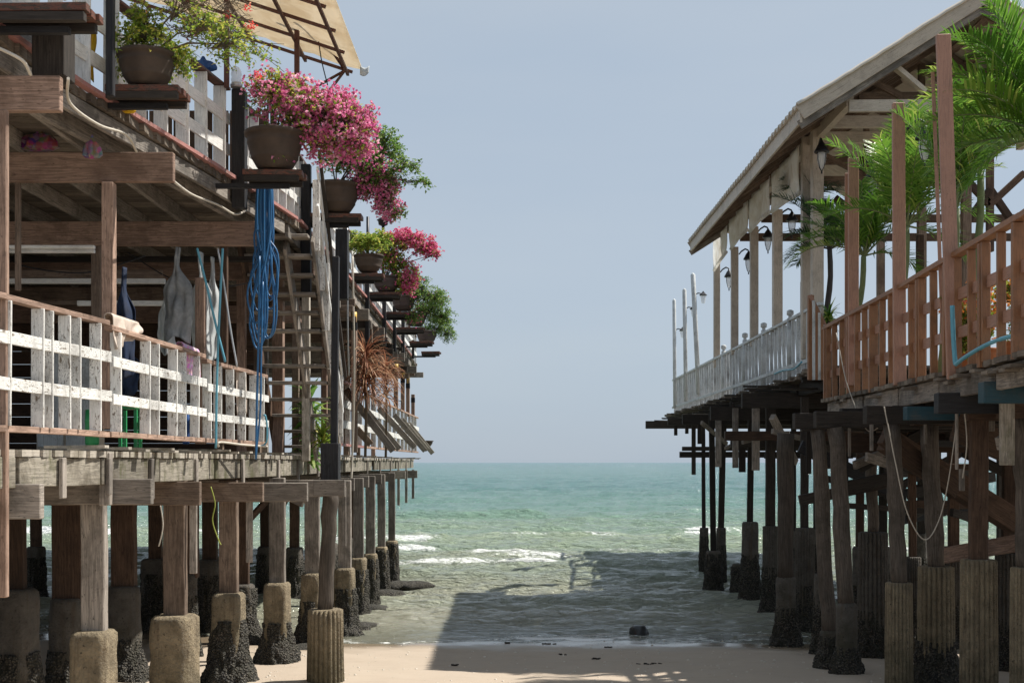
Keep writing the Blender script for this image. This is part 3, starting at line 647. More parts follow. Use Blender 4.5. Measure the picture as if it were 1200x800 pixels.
# ---- staircase
st = thing('staircase', 'steep open-tread wooden stairs between the two decks beside the black post', 'stairs', (-2.9, 16, EYE + .08))
for k in range(13):
    tt = k / 12; s = 82 + 13 * tt; z = .22 + 2.55 * tt; y = F / s
    bb(st, (-3.32, y, EYE + z), (-2.50, y, EYE + z), .24, .04, 'grey', 'tread')
def sp(X, t_, dz=0): s = 82 + 13 * t_; return Vector((X, F / s, EYE + .15 + 2.6 * t_ + dz))
bb(st, sp(-2.80, -.02), sp(-2.80, .98), .045, .24, 'grey', 'stringer', up=Vector((0, 1, .1)))
bb(st, sp(-3.36, -.02), sp(-3.36, 1), .05, .22, 'brownd', 'stringer', up=Vector((0, 1, .1)))
bb(st, sp(-2.46, .0), sp(-2.46, 1.0), .04, .14, 'grey', 'stringer', up=Vector((0, 1, .1)))
for dz in (.42, .88): bb(st, sp(-2.40, .05, dz), sp(-2.40, 1.0, dz), .03, .06, 'whitec', 'handrail', up=Vector((0, 1, .1)))
bb(st, sp(-2.36, .05, .92), sp(-2.36, 1.05, .92), .04, .05, 'dark', 'handrail')
for q in (.08, .25, .42, .6, .78, .95):
    a = sp(-2.43, q); bb(st, a, a + Vector((0, 0, .88)), .09, .03, 'white', 'baluster')

# ---- leaning boards at seaward railing
for i, (x0, y0, x1, y1, s, lab) in enumerate(((405, 456, 461, 528, 66, 'longest grey board leaning out from the lower railing, nearest the stairs'), (428, 480, 468, 526, 58, 'thin dark board leaning behind the longest grey board'),
        (444, 478, 486, 524, 53, 'grey board leaning outward in the middle of the leaning row'), (462, 486, 498, 528, 47, 'grey board leaning outward just before the last wide one'), (471, 491, 501, 527, 44, 'narrow board squeezed between the last two leaning boards'), (479, 496, 507, 531, 41, 'last wide grey board leaning outward at the seaward end'), (418, 502, 434, 520, 62, 'shortest brown board leaning under the longest grey board'))):
    a = W(x0, y0, s); b = W(x1, y1, s * .985); MB().beam(a, b, .13, .05, up=Vector((0, 1, 0)), seg=2).build('leaning_board', M['grey' if i != 6 else 'pinkd'], loc=b, bevel=.004, label=lab, category='board', group='boards leaning out from the lower railing')
# lower end posts with dark caps
for i, (x, yt, yb, s, w, lab) in enumerate(((415, 371, 470, 67, 6, 'pink wooden post with yellow and black top beside the dry plant'), (464, 430, 480, 46, 5, 'tallest of the four seaward posts, nearest, with yellow tip'), (472, 438, 484, 43, 4.5, 'second seaward post with black band and yellow tip'), (478, 445, 488, 41, 4.2, 'third seaward post with black band and yellow tip'), (484, 462, 492, 39, 4, 'last and shortest plain-topped post at the seaward end'))):
    loc = W(x, yb, s); tt = thing('post', lab, 'post', loc, 'capped posts on the lower railing'); a = W(x, yb, s); b = W(x, yt, s); h = (yb - yt) / s
    MB().beam(a, b, w / s, w / s).build('shaft', M['pink'], tt, bevel=.005)
    MB().beam(b - Vector((0, 0, .24)), b - Vector((0, 0, .1)), w / s * 1.12, w / s * 1.12).build('band', M['black'], tt)
    if i < 4: MB().tube([b - Vector((0, 0, .1)), b + Vector((0, 0, .08))], w / s * .55, 10).build('tip', M['yel'], tt)

# ---- awning
K = W(413, 82, 92); aw = thing('awning', 'beige canvas awning with rust-red steel frame over the upper deck', 'awning', W(348, 96, 96))
n_ = 9
def cv(u, v):  # u: from outer edge inward (-X, up), v: towards camera (-Y)
    return Vector((K.x + .12 - 3.1 * u, K.y + .08 - 7.6 * v, K.z + .03 + 1.02 * u + .02 * math.sin(v * 40) * math.sin(u * 3.14 * 3) - .03 * abs(math.sin(u * math.pi * 5))))
MB().grid(cv, 30, 60).build('canvas', M['canvas'], aw, solid=.004)
for k in range(9):
    y = K.y - k * .78; MB().beam((K.x, y, K.z - .03), (K.x - 3.0, y, K.z + .95), .03, .035).build('rafter', M['rust'], aw)
for u in (0.02, .2, .42, .64, .86): MB().beam((K.x - 3.0 * u, K.y + .02, K.z - .075 + .98 * u), (K.x - 3.0 * u, K.y - 7.4, K.z - .075 + .98 * u), .035, .035).build('purlin', M['rust'], aw)
for (x, yt, yb, s, w) in ((347.5, -2, 100, 97, 5.5), (265, -10, 102, 113, 5.5)): vp(aw, x, w, yt, yb, s, 'rust', 'post', bev=0)
MB().tube([W(365, 0, 98), W(372, 22, 97), W(384, 52, 94), W(403, 80, 92)], .022, 8).build('curved_arm', M['rust'], aw)
MB().tube([W(404, 83, 92), W(365, 105, 93), W(350, 112, 95)], .018, 8).build('brace', M['rust'], aw)
MB().tube([W(404, 83, 92), W(385, 108, 93)], .018, 8).build('brace', M['rust'], aw)
MB().grid(lambda u, v: W(422 + 11 * u, 77 + 11 * v + 3 * math.sin(u * 3), 93) + Vector((0, -.1 * u * v, 0)), 6, 6).build('canvas_flap', M['whitec2'], aw, solid=.003)
cable('cord', 'thin dark cord dangling from the awning frame', 'cord', [W(370, 18, 96), W(373, 45, 96), W(377, 72, 96), W(384, 100, 96)], .007, 'iron')

# ---- pots
def shelf(x0, x1, yt, s, label, red=True, d=.34):
    yt2 = yt; loc = W((x0 + x1) / 2, yt, s); tt = thing('plant_shelf', label, 'shelf', loc, 'pot shelves on the upper railing')
    a = W(x0, yt, s); b = W(x1, yt, s); 
    for k in range(3):
        off = Vector((0, -d / 2 + k * d / 3 + .05, -.03)); MB().beam(a + off, b + off + Vector((U(-.02, .02), 0, U(-.01, .01))), d / 3 - .015, .055).build('board', M['redb' if red else 'dark'], tt, bevel=.004)
    for q in (-d / 2 + .03, d / 2 - .04):
        MB().beam(a + Vector((.01, q, -.09)), b + Vector((-.03, q, -.09)), .06, .06).build('bearer', M['dark'], tt, bevel=.004)
    MB().beam(a + Vector((-.30, .0, -.14)), a.lerp(b, .75) + Vector((0, 0, -.14)), .06, .045).build('arm', M['black'], tt)
    return tt
def potmesh(c, r, h, mb=None, ring=True):
    prof = [(r * .56, 0), (r * .66, h * .1), (r * .80, h * .28), (r * .83, h * .31), (r * .82, h * .34), (r * .90, h * .5), (r * .95, h * .66), (r * .975, h * .70), (r * .955, h * .74), (r * .96, h * .78), (r * .96, h * .86), (r * 1.05, h * .88), (r * 1.07, h * .97), (r * 1.02, h), (r * .92, h), (r * .88, h * .86), (r * .1, h * .84)]
    return MB().lathe(c, prof, 32, lambda rr, z, a: rr * (1 + .03 * noise.noise(Vector((math.cos(a) * 2 + c[0], math.sin(a) * 2, z * 6)))), capt=True)
def bush(parent, origin, clusters, leafm, petm, s, leaf_len=.055, pet=.035, depth=1.0, branchr=.008, K=1.5):
    """clusters: (px,py,rx,ry,n_twigs,leaves,flowers,spread)"""
    br = MB(); lf = MB(); fl = MB()
    for (px, py, rx, ry, nt, nl, nf) in clusters:
        c = W(px, py, s); c.y += U(-.15, .15) * depth; ax = rx / s; az = ry / s; ay = (ax + az) / 2 * depth
        mid = origin.lerp(c, .5) + Vector((U(-.05, .05), U(-.1, .1), .08))
        br.tube([origin, mid, c], branchr, 6, [branchr * 1.4, branchr, branchr * .6])
        for _ in range(int(nt * K)):
            while True:
                v = Vector((U(-1, 1), U(-1, 1), U(-1, 1)))
                if .25 < v.length < 1: break
            e = c + Vector((v.x * ax, v.y * ay, v.z * az)) * 1.0
            m_ = c.lerp(e, .5) + Vector((0, 0, U(0, .12) * az / .3)); tip = e + Vector((v.x * .03, v.y * .03, -U(0, .08)))
            br.tube([c.lerp(origin, U(0, .3)), m_, e, tip], .003, 4, [.004, .003, .002, .001], cap=False)
            clump = R() < .75
            for k in range(nl):
                q = U(.25, 1.05); p = m_.lerp(e, q) if q < .8 else e.lerp(tip, min(1, (q - .8) * 4)); p = p + Vector((U(-1, 1), U(-1, 1), U(-1, 1))) * .03
                lf.leaf(p, Vector((U(-1, 1), U(-1, 1), U(-.8, .5))), Vector((U(-.5, .5), U(-.5, .5), 1)), leaf_len * U(.6, 1.2), leaf_len * U(.4, .7))
            if nf and clump:
                g0 = U(0, .6)
                for k in range(nf):
                    p = e + Vector((random.gauss(0, 1), random.gauss(0, 1), random.gauss(0, 1))) * .038
                    d0 = Vector((U(-1, 1), U(-1, 1), U(-1, 1))).normalized(); r0 = min(1, g0 + U(0, .4))
                    for j in range(3):
                        dd_ = (d0 + Vector((U(-1, 1), U(-1, 1), U(-1, 1))) * .9); fl.leaf(p, dd_, d0, pet * U(.8, 1.2), pet * U(.6, .9), r0, .3)
    br.build('branches', M['twig'], parent); lf.build('foliage', M[leafm], parent)
    if fl.F: fl.build('flowers', M[petm], parent)
def potted(name, label, cat, x, ybot, w, h, s, mat, shelf_args, clusters, leafm='leafg', petm='petal', dy=0, **kw):
    if shelf_args: shelf(*shelf_args)
    c = W(x, ybot, s); th = thing(name, label, cat, c, 'potted plants along the upper railing')
    potmesh(c, w / s / 2, h / s).build('pot', M[mat], th)
    MB().lathe(c + Vector((0, 0, h / s * .8)), [(w / s * .42, 0), (w / s * .42, .02)], 20).build('soil', M['rock'], th)
    bush(th, c + Vector((0, 0, h / s * .85)), clusters, leafm, petm, s, **kw); return th
potted('potted_shrub', 'round grey pot with sparse yellow-green shrub and few red flowers on red shelf', 'potted plant', 172, 103, 66, 40, 142, 'pot', (130, 218, 105, 142, 'red-brown board shelf under the round grey pot at top left'),
       [(170, 48, 42, 26, 40, 12, 0), (148, 66, 22, 22, 26, 14, 0), (205, 66, 26, 24, 26, 12, 0), (165, 20, 34, 20, 24, 9, 0), (240, 38, 40, 26, 26, 8, 0), (275, 55, 34, 30, 24, 7, 0), (215, 15, 50, 20, 24, 3, 0), (160, 80, 22, 14, 14, 10, 0)], 'leaf', 'petalr', leaf_len=.05)
# red flowers + bare twigs overhead
tw = thing('bare_climber', 'tangle of bare dry twigs with red blossoms above the grey pot', 'climbing plant', W(230, 40, 135)); mb = MB(); fl = MB(); lf = MB()
for k in range(190):
    a = W(U(190, 275), U(-12, 38), U(125, 140)); pts = [a]
    for j in range(4): pts.append(pts[-1] + Vector((U(-.04, .12), U(-.06, .06), U(-.07, .045))))
    mb.tube(pts, .003, 4, [.004, .0035, .003, .002, .001], cap=False)
for (x, y) in ((172, 15), (217, 24), (226, 40), (246, 37), (290, 33), (296, 30), (283, 60), (266, 18), (290, 9), (240, 22), (302, 88)):
    for k in range(26 if x > 280 else 14):
        p = W(x, y, 128) + Vector((random.gauss(0, .018), random.gauss(0, .018), random.gauss(0, .018))); fl.leaf(p, Vector((U(-1, 1), U(-1, 1), U(-1, 1))), Z3, .03, .022)
for k in range(14):
    pts = [W(U(200, 260), U(25, 50), 128)]
    for j in range(5): pts.append(pts[-1] + Vector((U(.05, .16), U(-.03, .03), U(-.12, .02))))
    mb.tube(pts, .003, 4, cap=False)
    for j in range(26):
        i = random.randrange(1, 5); p = pts[i].lerp(pts[i + 1], R()) + Vector((U(-.03, .03), U(-.03, .03), U(-.03, .03))); lf.leaf(p, Vector((U(-1, 1), U(-1, 1), U(-1, .3))), Z3, .045, .026)
mb.build('twigs', M['twig'], tw); fl.build('flowers', M['petalr'], tw); lf.build('foliage', M['leaf'], tw)
potted('potted_bougainvillea', 'large dark pot overflowing with a mass of pink bougainvillea below the awning', 'potted plant', 322, 200, 66, 45, 116, 'pot', (288, 356, 202, 116, 'dark board shelf under the big pink bougainvillea pot'),
       [(318, 110, 34, 32, 66, 12, 7), (345, 122, 38, 38, 90, 11, 8), (377, 133, 40, 36, 100, 8, 9), (407, 150, 36, 34, 104, 7, 10), (385, 165, 34, 26, 80, 5, 9), (350, 150, 30, 22, 60, 8, 6), (418, 170, 20, 22, 50, 5, 8), (330, 98, 26, 16, 30, 7, 5), (398, 120, 26, 18, 46, 4, 9), (432, 140, 10, 16, 16, 3, 8), (334, 180, 10, 16, 14, 6, 4)], 'leaf', 'petal', leaf_len=.05, pet=.038, K=1.0)
potted('potted_bougainvillea', 'brown pot with leafy green bougainvillea trailing pink clusters over the sky', 'potted plant', 394, 250, 54, 34, 91, 'pot', (362, 424, 252, 91, 'dark weathered shelf under the trailing green bougainvillea pot'),
       [(400, 188, 26, 18, 44, 12, 1), (425, 185, 30, 20, 44, 12, 2), (452, 170, 26, 26, 40, 13, 0), (478, 195, 26, 14, 22, 11, 0), (438, 212, 30, 22, 80, 8, 9), (455, 235, 17, 24, 60, 4, 10), (432, 195, 26, 18, 40, 12, 4), (420, 218, 18, 12, 26, 5, 8), (462, 210, 18, 14, 18, 10, 2), (495, 212, 16, 6, 8, 10, 0), (446, 158, 10, 12, 12, 12, 0), (470, 250, 20, 10, 9, 9, 0), (384, 172, 14, 16, 24, 10, 0)], 'leafg', 'petal', leaf_len=.055, pet=.036)
potted('potted_shrub', 'small brown pot with bright yellow-green leaves tied with a cord', 'potted plant', 432, 319, 34, 20, 70, 'pot', (406, 450, 321, 70, 'thin dark shelf under the small pot tied with cord'),
       [(430, 287, 22, 12, 40, 12, 0), (418, 280, 14, 12, 20, 11, 0), (445, 280, 14, 16, 24, 10, 0)], 'leaf', 'petald', leaf_len=.065, K=2.6)
potted('potted_bougainvillea', 'dark pot with an arching plume of deep pink bougainvillea', 'potted plant', 453, 342, 32, 18, 63, 'potd', (432, 470, 343, 63, 'dark shelf below the deep pink arching bougainvillea'),
       [(455, 288, 22, 16, 30, 8, 1), (475, 280, 26, 10, 60, 2, 10), (497, 288, 14, 12, 30, 2, 9), (510, 298, 9, 7, 9, 2, 7), (462, 308, 18, 16, 40, 12, 1), (478, 322, 14, 18, 34, 8, 5), (480, 335, 9, 9, 16, 2, 8), (450, 300, 16, 14, 26, 7, 2), (466, 332, 18, 13, 34, 9, 2)], 'leaf', 'petald', leaf_len=.065, pet=.045, K=2.2)
potted('potted_shrub', 'dark pot with twiggy olive green shrub behind the deep pink plume', 'potted plant', 473, 364, 28, 17, 56, 'potd', (452, 488, 366, 56, 'dark shelf third from the seaward end of the pot row'),
       [(480, 340, 18, 12, 24, 10, 1), (495, 345, 20, 20, 44, 9, 0), (510, 350, 20, 14, 26, 9, 0), (490, 330, 16, 9, 12, 8, 0), (468, 345, 14, 9, 24, 8, 1), (486, 372, 14, 8, 20, 8, 1), (478, 350, 16, 12, 30, 9, 1)], 'leafg', 'petald', leaf_len=.06, K=2.2)
potted('potted_shrub', 'purplish bowl pot with a tall green shrub near the seaward end', 'potted plant', 487, 382, 26, 15, 50, 'potd', (464, 498, 384, 50, 'dark shelf second from the seaward end of the pot row'),
       [(505, 365, 20, 18, 60, 10, 0), (520, 372, 16, 14, 36, 10, 0), (512, 350, 18, 10, 20, 9, 1), (492, 362, 14, 12, 30, 9, 1)], 'leafg', 'petald', leaf_len=.06, K=2.2)
potted('potted_shrub', 'last dark pot with a drooping dense green shrub over the water', 'potted plant', 500, 402, 24, 14, 44, 'potd', (480, 508, 400, 45, 'short dark shelf just above the lowest bracket in the pot row'),
       [(515, 385, 18, 12, 60, 10, 0), (526, 392, 11, 12, 34, 10, 0), (510, 375, 14, 10, 30, 10, 0), (500, 388, 12, 9, 30, 9, 0)], 'leafg', 'petald', leaf_len=.06, K=1.5)
shelf(494, 516, 412, 41, 'empty lowest dark bracket at the seaward end of the pots')
c = W(497, 524, 40); potmesh(c, .26, .2).build('bowl_pot', M['pot'], loc=c, label='brown bowl hanging beyond the last leaning board at the seaward end', category='bowl')
# top-left cropped shelf
shelf(-10, 112, 12, 172, 'rust-red shelf cropped by the top left corner', d=.3)

# dry cordyline and green plant by the stairs
def spiky(name, label, c, n, L, mat, droop=.9, w=.035, trunk=.5):
    fz = EYE + (.08 if c.x < 0 else HB - .01); foot = Vector((c.x, c.y, fz)); th = thing(name, label, 'plant', foot); mb = MB()
    for k in range(n):
        az = U(0, 6.283); el = U(-.3, 1.3); p = c + Vector((0, 0, U(-trunk, .1))); pts = [p]; d = Vector((math.cos(az) * math.cos(el), math.sin(az) * math.cos(el), math.sin(el)))
        for j in range(5): pts.append(pts[-1] + d * L * U(.8, 1.1) / 5); d = (d + Vector((0, 0, -droop / 4 * U(.6, 1.4)))).normalized()
        mb.strip(pts, [w * .5, w, w, w * .8, w * .5, .002], Vector((math.sin(az), -math.cos(az), .3)).cross(d) + Vector((0, 0, .4)))
    MB().tube([foot, foot.lerp(c, .5) + Vector((.02, 0, 0)), c], .025, 8).build('stem', M['twig'], th); mb.build('leaves', M[mat], th); return th
spiky('dry_cordyline', 'reddish brown dried spiky plant hanging past the lower railing', W(428, 418, 66), 420, .62, 'dry', 1.3, .022, .75)
spiky('dry_cordyline', 'smaller reddish dry spiky plant nearer the seaward posts', W(452, 432, 58), 260, .5, 'dry', 1.3, .02, .6)
spiky('leafy_plant', 'dark green broad-leaved plant growing behind the open stairs', W(362, 470, 80), 110, .4, 'leafg', .8, .075, .9)
spiky('leafy_plant', 'light green low plant at the foot of the stairs', W(378, 515, 84), 70, .25, 'leaf', .8, .04, .15)
# pole hung with rope, bamboo
cable('bamboo_pole', 'thin pale bamboo pole standing beside the pink post', 'pole', [W(413, 300, 72), W(415, 420, 71), W(414, 500, 70), W(411, 575, 70)], .017, 'conduit', 8)
cable('downpipe', 'thin galvanised pipe hanging from the fourth pot shelf', 'pipe', [W(407, 265, 76), W(407.5, 380, 76), W(409, 440, 75)], .012, 'galv', 8)
for i, (x, yt, yb, s, lab) in enumerate(((431, 246, 320, 64, 'thin blue-grey pole rising behind the small tied pot'), (449, 256, 330, 60, 'slim lamp post with black lantern beneath the trailing flowers'))):
    th = thing('lamp_post', lab, 'lamp post', W(x, yb, s)); MB().tube([W(x, yb, s), W(x, yt + 8, s)], .028, 8).build('pole', M['iron'], th)
    if i: 
        c = W(x, 258, s); MB().lathe(c - Vector((0, 0, .12)), [(.03, 0), (.09, .03), (.1, .1), (.13, .12), (.05, .17)], 12).build('lamp_cap', M['iron'], th); MB().lathe(c + Vector((0, 0, .05)), [(.06, 0), (.07, .1), (.03, .15)], 12).build('lamp_glass', M['glassm'], th)

# hoses, ropes
th = thing('hose_bundle', 'thick looped bundle of blue hose hanging from the upper deck', 'hose', W(311, 215, 108)); 
for k in range(15):
    x0 = U(301, 319); y0 = 210; s = U(106, 111); low = U(335, 412) if k < 10 else U(300, 360); spr = U(-10, 9); x1 = U(300, 320); xm = 308 + spr
    pts = [W(x0, y0, s), W(x0 + U(-3, 3), y0 + 60, s), W(xm - 7, low - 45, s), W(xm - 5, low - 12, s), W(xm + 1, low, s), W(xm + 8, low - 12, s + 1), W(xm + 9, low - 50, s + 1), W(x1, y0 + 60, s + 1), W(x1, y0, s + 1)]
    cable(None, '', '', pts, .0105, 'blueh').build('hose_loop', M['blueh'], th)
cable('hose', 'blue hose hanging straight down to the deck from the bundle', 'hose', [W(304, 300, 112), W(303, 400, 112), W(301, 470, 112), W(300, 538, 112)], .012, 'blueh', 8)
cable('hose', 'second blue hose just right of the straight one touching the deck', 'hose', [W(308, 330, 112), W(306, 420, 112), W(305, 480, 112), W(300, 532, 111)], .010, 'blueh', 8)
cable('rope', 'blue rope hanging straight over the railing in front of the pale sacks', 'rope', [W(261, 291, 118), W(257, 370, 118), W(254, 450, 118), W(253, 525, 118)], .012, 'tealh', 8)
cable('rope', 'blue rope slanting down across the straight one to the railing', 'rope', [W(231, 291, 118), W(241, 330, 118), W(254, 385, 118), W(264, 424, 118)], .012, 'tealh', 8)
cable('rope', 'grey rope slanting down to the railing beside the blue ropes', 'rope', [W(255, 291, 116), W(262, 330, 116), W(270, 385, 116), W(278, 430, 116)], .010, 'galv', 8)
cable('pipe', 'pale green pipe standing hooked at the end of the near railing', 'pipe', [W(304, 523, 101), W(312, 518, 101), W(313, 500, 101), W(311, 487, 101), W(309, 487, 101)], .011, 'tealh', 8)
cable('pipe', 'long pale horizontal pipe at the foot of the near railing', 'pipe', [W(256, 523, 112), W(258, 518, 112), W(285, 521, 108), W(313, 523, 104)], .012, 'conduit', 8)
# cloths
def drape(name, label, cat, mat, x0, x1, ytl, ytr, ybl, ybr, s, s2=None, amp=.03, solid=.006, nf=3, thick=.10, back=True):
    s2 = s2 or s
    def fn(u, v):
        vv = abs(v * 2 - .6) / 1.4 if back else v
        sgn = 1 if (not back or v > .3) else -1
        t0 = W(x0 + (x1 - x0) * u, ytl + (ytr - ytl) * u, s + (s2 - s) * u); b0 = W(x0 + (x1 - x0) * u, ybl + (ybr - ybl) * u, s + (s2 - s) * u)
        p = t0.lerp(b0, vv ** 1.0 if sgn > 0 else vv * .6)
        off = sgn * (.045 + amp * vv * (math.sin(u * nf * 6.28 + v * 2) + .6 * math.sin(u * nf * 2.7 * 6.28 + 1)))
        if vv < .05 and back: off *= vv / .05; p.z += .004
        return p + Vector((off * .8 + amp * .6 * vv * math.sin(u * 9 + v * 7), -off * .5, .012 * math.sin(u * 13 + 2) * vv))
    c = W((x0 + x1) / 2, max(ybl, ybr), s); return MB().grid(fn, 34, 28).build(name, M[mat], loc=c, solid=solid, label=label, category=cat)
drape('cloth', 'crumpled cream cloth draped over the railing beside the pink post', 'cloth', 'cream', 127, 158, 367, 378, 411, 392, 146, 134, .035)
drape('cloth', 'small floral pink and blue cloth hanging over the railing', 'cloth', 'floral', 210, 230, 400, 409, 441, 449, 121, 116, .012, .004, 2)
drape('cloth', 'narrow white rag hanging from the railing beside the stairs', 'cloth', 'cream', 273, 285, 428, 433, 486, 486, 104.5, 103, .01, .004, 2)
def hang(name, label, cat, mat, x, yt, yb, w, s, lean=0, fat=.5, top=.12, folds=3.2):
    ph = R() * 6; H = (yb - yt) / s; a = W(x, yt, s); c = W(x, yb, s)
    def wid(v): q = min(1, max(0, (v - .18) / .25)); return top + (1 - top) * (q * q * (3 - 2 * q)) * (1 - .10 * v)
    def fn(u, v):
        k = wid(v); X = (u - .5) * w / s * k * (1 + .12 * noise.noise(Vector((v * 4, ph, u)))); dep = (.05 + .07 * v)
        Y = -dep * math.sin(u * math.pi) - .012 * math.sin(u * folds * 6.28 + ph + 2.5 * v) * (.4 + v) - .07 * noise.noise(Vector((u * 4, v * 5, ph)))
        Zz = -H * v - (.05 * math.sin(u * 5 + ph) + .03 * noise.noise(Vector((u * 5, ph, 0)))) * v
        return Vector((a.x + X + lean * v + .03 * noise.noise(Vector((v * 3, ph, 9))), a.y + Y, a.z + Zz))
    return MB().grid(fn, 26, 40).build(name, M[mat], loc=c, solid=.008, label=label, category=cat)
def sack(name, label, cat, mat, x, yt, yb, w, s, lean=0, fat=.5):
    a = W(x, yb, s); H = (yb - yt) / s; wr = w / s / 2
    prof = [(.2 * wr, 0), (wr * .75, H * .03), (wr * 1.05, H * .14), (wr * 1.0, H * .32), (wr * .85, H * .5), (wr * .62, H * .64), (wr * .50, H * .70), (wr * .22, H * .75), (wr * .16, H * .85), (wr * .07, H)]
    full = []
    for i in range(len(prof) - 1):
        for k in range(5): 
            q = k / 5; full.append((prof[i][0] * (1 - q) + prof[i + 1][0] * q, prof[i][1] * (1 - q) + prof[i + 1][1] * q))
    full.append(prof[-1]); mb = MB(); mb.lathe((0, 0, 0), full, 40, lambda r, z, an: r * (1 + .22 * math.sin(an * 6 + z * 6 + 2 * noise.noise(Vector((an, z * 3, x)))) * (.3 + z / H) + .35 * noise.noise(Vector((math.cos(an) * 2 + x, math.sin(an) * 2, z * 4)))))
    mb.V = [Vector((a.x + v.x + lean * v.z / H, a.y + v.y * fat, a.z + v.z)) for v in mb.V]; return mb.build(name, M[mat], loc=a, label=label, category=cat)
hang('hanging_bag', 'grey canvas bag hanging by its drawn cords from a beam', 'bag', 'greyc', 209, 291, 402, 34, 117, -.0)
hang('hanging_bag', 'white plastic sack slumped behind the grey bag', 'bag', 'whitec2', 196, 340, 412, 20, 113)
hang('hanging_bag', 'pale sack hanging between the grey bag and the blue ropes', 'bag', 'whitec2', 236, 296, 412, 24, 109)
hang('hanging_bag', 'pale sack with grey folds just left of the stair bag row end', 'bag', 'whitec2', 249, 302, 420, 20, 107, -.03)
hang('apron', 'navy blue apron hanging behind the pink post', 'apron', 'navy', 147, 314, 440, 24, 128)
hang('apron', 'navy cloth bundle hanging low behind the mottled railing', 'cloth', 'navy', 150, 400, 460, 26, 122)
hang('raincoat', 'yellow raincoat hanging on the upper railing', 'raincoat', 'yellow', 103, -5, 98, 16, 140)
sack('bag', 'yellow bag wedged below the grey pot shelf', 'bag', 'yellow', 152, 118, 133, 14, 139)
sack('tarp', 'blue tarp bundle lying on the upper top rail', 'tarp', 'bluet', 238, 66, 84, 28, 110)
sack('plastic_bag', 'large dark floral plastic bag stuffed on the second beam', 'bag', 'bag', 46, 150, 177, 46, 134, fat=.4)
sack('plastic_bag', 'small red patterned bag hanging over the second beam', 'bag', 'bag', 108, 158, 186, 20, 141.5, fat=.3)
th = thing('stool', 'green plastic stool seen through the mottled railing', 'stool', W(150, 525, 118))
MB().beam(W(139, 476, 118), W(161, 476, 118), .2, .06).build('seat', M['greenp'], th, bevel=.01)
for x in (141, 159): 
    for dy in (0, .16): MB().beam(W(x, 526, 118) + Vector((0, dy, 0)), W(x, 480, 118) + Vector((0, dy, 0)), .03, .03).build('leg', M['greenp'], th)
for (x0, x1, yt, yb, s, mt, nm, lab, cat) in ((42, 110, 380, 470, 104, 'whitec', 'cabinet', 'white cabinet in the gloom behind the far left railing', 'cabinet'), (214, 222, 480, 520, 108, 'bluet', 'barrel', 'blue plastic barrel behind the railing below the floral cloth', 'barrel'), (100, 116, 480, 522, 125, 'greenp', 'barrel', 'green plastic tub behind the railing at left', 'tub')):
    if nm == 'cabinet':
        th = thing(nm, lab, cat, W((x0 + x1) / 2, 530, s)); a = W(x0, 528, s); b = W(x1, yt + 30, s)
        MB().box(a.x, b.x, a.y, a.y + .4, a.z, b.z).build('body', M['greige'], th, bevel=.01)
        m_ = (a.x + b.x) / 2
        for q in (0, 1): MB().box(a.x + .02 + q * (m_ - a.x), m_ - .01 + q * (m_ - a.x), a.y - .02, a.y - .003, a.z + .04, b.z - .04).build('door', M['greyw'], th, bevel=.005)
    else:
        c = W((x0 + x1) / 2, yb, s); r = (x1 - x0) / s / 2; h = (yb - yt) / s
        MB().lathe(c, [(r * .9, 0), (r, .03), (r, h * .3), (r * 1.05, h * .33), (r, h * .36), (r, h * .66), (r * 1.05, h * .69), (r, h * .72), (r * .95, h), (r * .7, h)], 24).build(nm, M[mt], loc=c, label=lab, category=cat)
# glass beacon on post
c = W(277, 103, 112); th = thing('beacon_lamp', 'small ribbed glass lamp on top of the black upper post', 'lamp', c)
MB().lathe(c, [(.06, 0), (.065, .03), (.05, .05)], 16).build('base', M['galv'], th); MB().lathe(c + Vector((0, 0, .05)), [(.05, 0), (.058, .03), (.05, .06), (.058, .09), (.05, .12), (.03, .16), (.01, .17)], 16).build('glass', M['glassm'], th)
cable('vine', 'yellow-green weed strand hanging below the lower beam', 'plant', [W(247, 570, 112), W(252, 590, 112), W(249, 610, 112), W(256, 632, 112), W(259, 638, 112)], .007, 'weed')

# ================================================================== RIGHT PIER
HB, HW = .86, 1.36
RPier = thing('wooden_pier', 'dark shaded wooden pier on tall ribbed piles at right', 'pier', (6, 10, 0))
mb = MB(); y = 7.2
while y < 17.4:
    xe = pX(RP, y) - U(.0, .09); mb.box(xe, 9.6, y, y + .15, EYE + HB - .05 + U(-.004, .004), EYE + HB - .005); y += .158
mb.build('near_deck', M['plank'], RPier)
mb = MB(); y = 18.0
while y < 37.6:
    xe = pX(RP, y) - U(.02, .30) * (1 if R() < .5 else .3); mb.box(xe, 9.6, y, y + .15, EYE + HW - .05 + U(-.01, .01), EYE + HW - .005); y += .158
mb.build('far_deck', M['plank'], RPier)
mb = MB()   # loose plank ends sticking out in layers below the white railing
for k in range(60):
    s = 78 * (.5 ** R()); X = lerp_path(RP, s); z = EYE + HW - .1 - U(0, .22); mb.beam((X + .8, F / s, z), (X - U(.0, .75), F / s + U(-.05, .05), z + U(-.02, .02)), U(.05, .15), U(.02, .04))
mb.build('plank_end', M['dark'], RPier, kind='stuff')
mb = MB()
for k in range(22):
    s = U(84, 150); X = lerp_path(RP, s); z = EYE + HB - .07 - U(0, .06); mb.beam((X + .8, F / s, z), (X - U(.02, .14), F / s + U(-.06, .06), z), U(.08, .2), U(.02, .035))
mb.build('plank_end', M['plank'], RPier, kind='stuff')
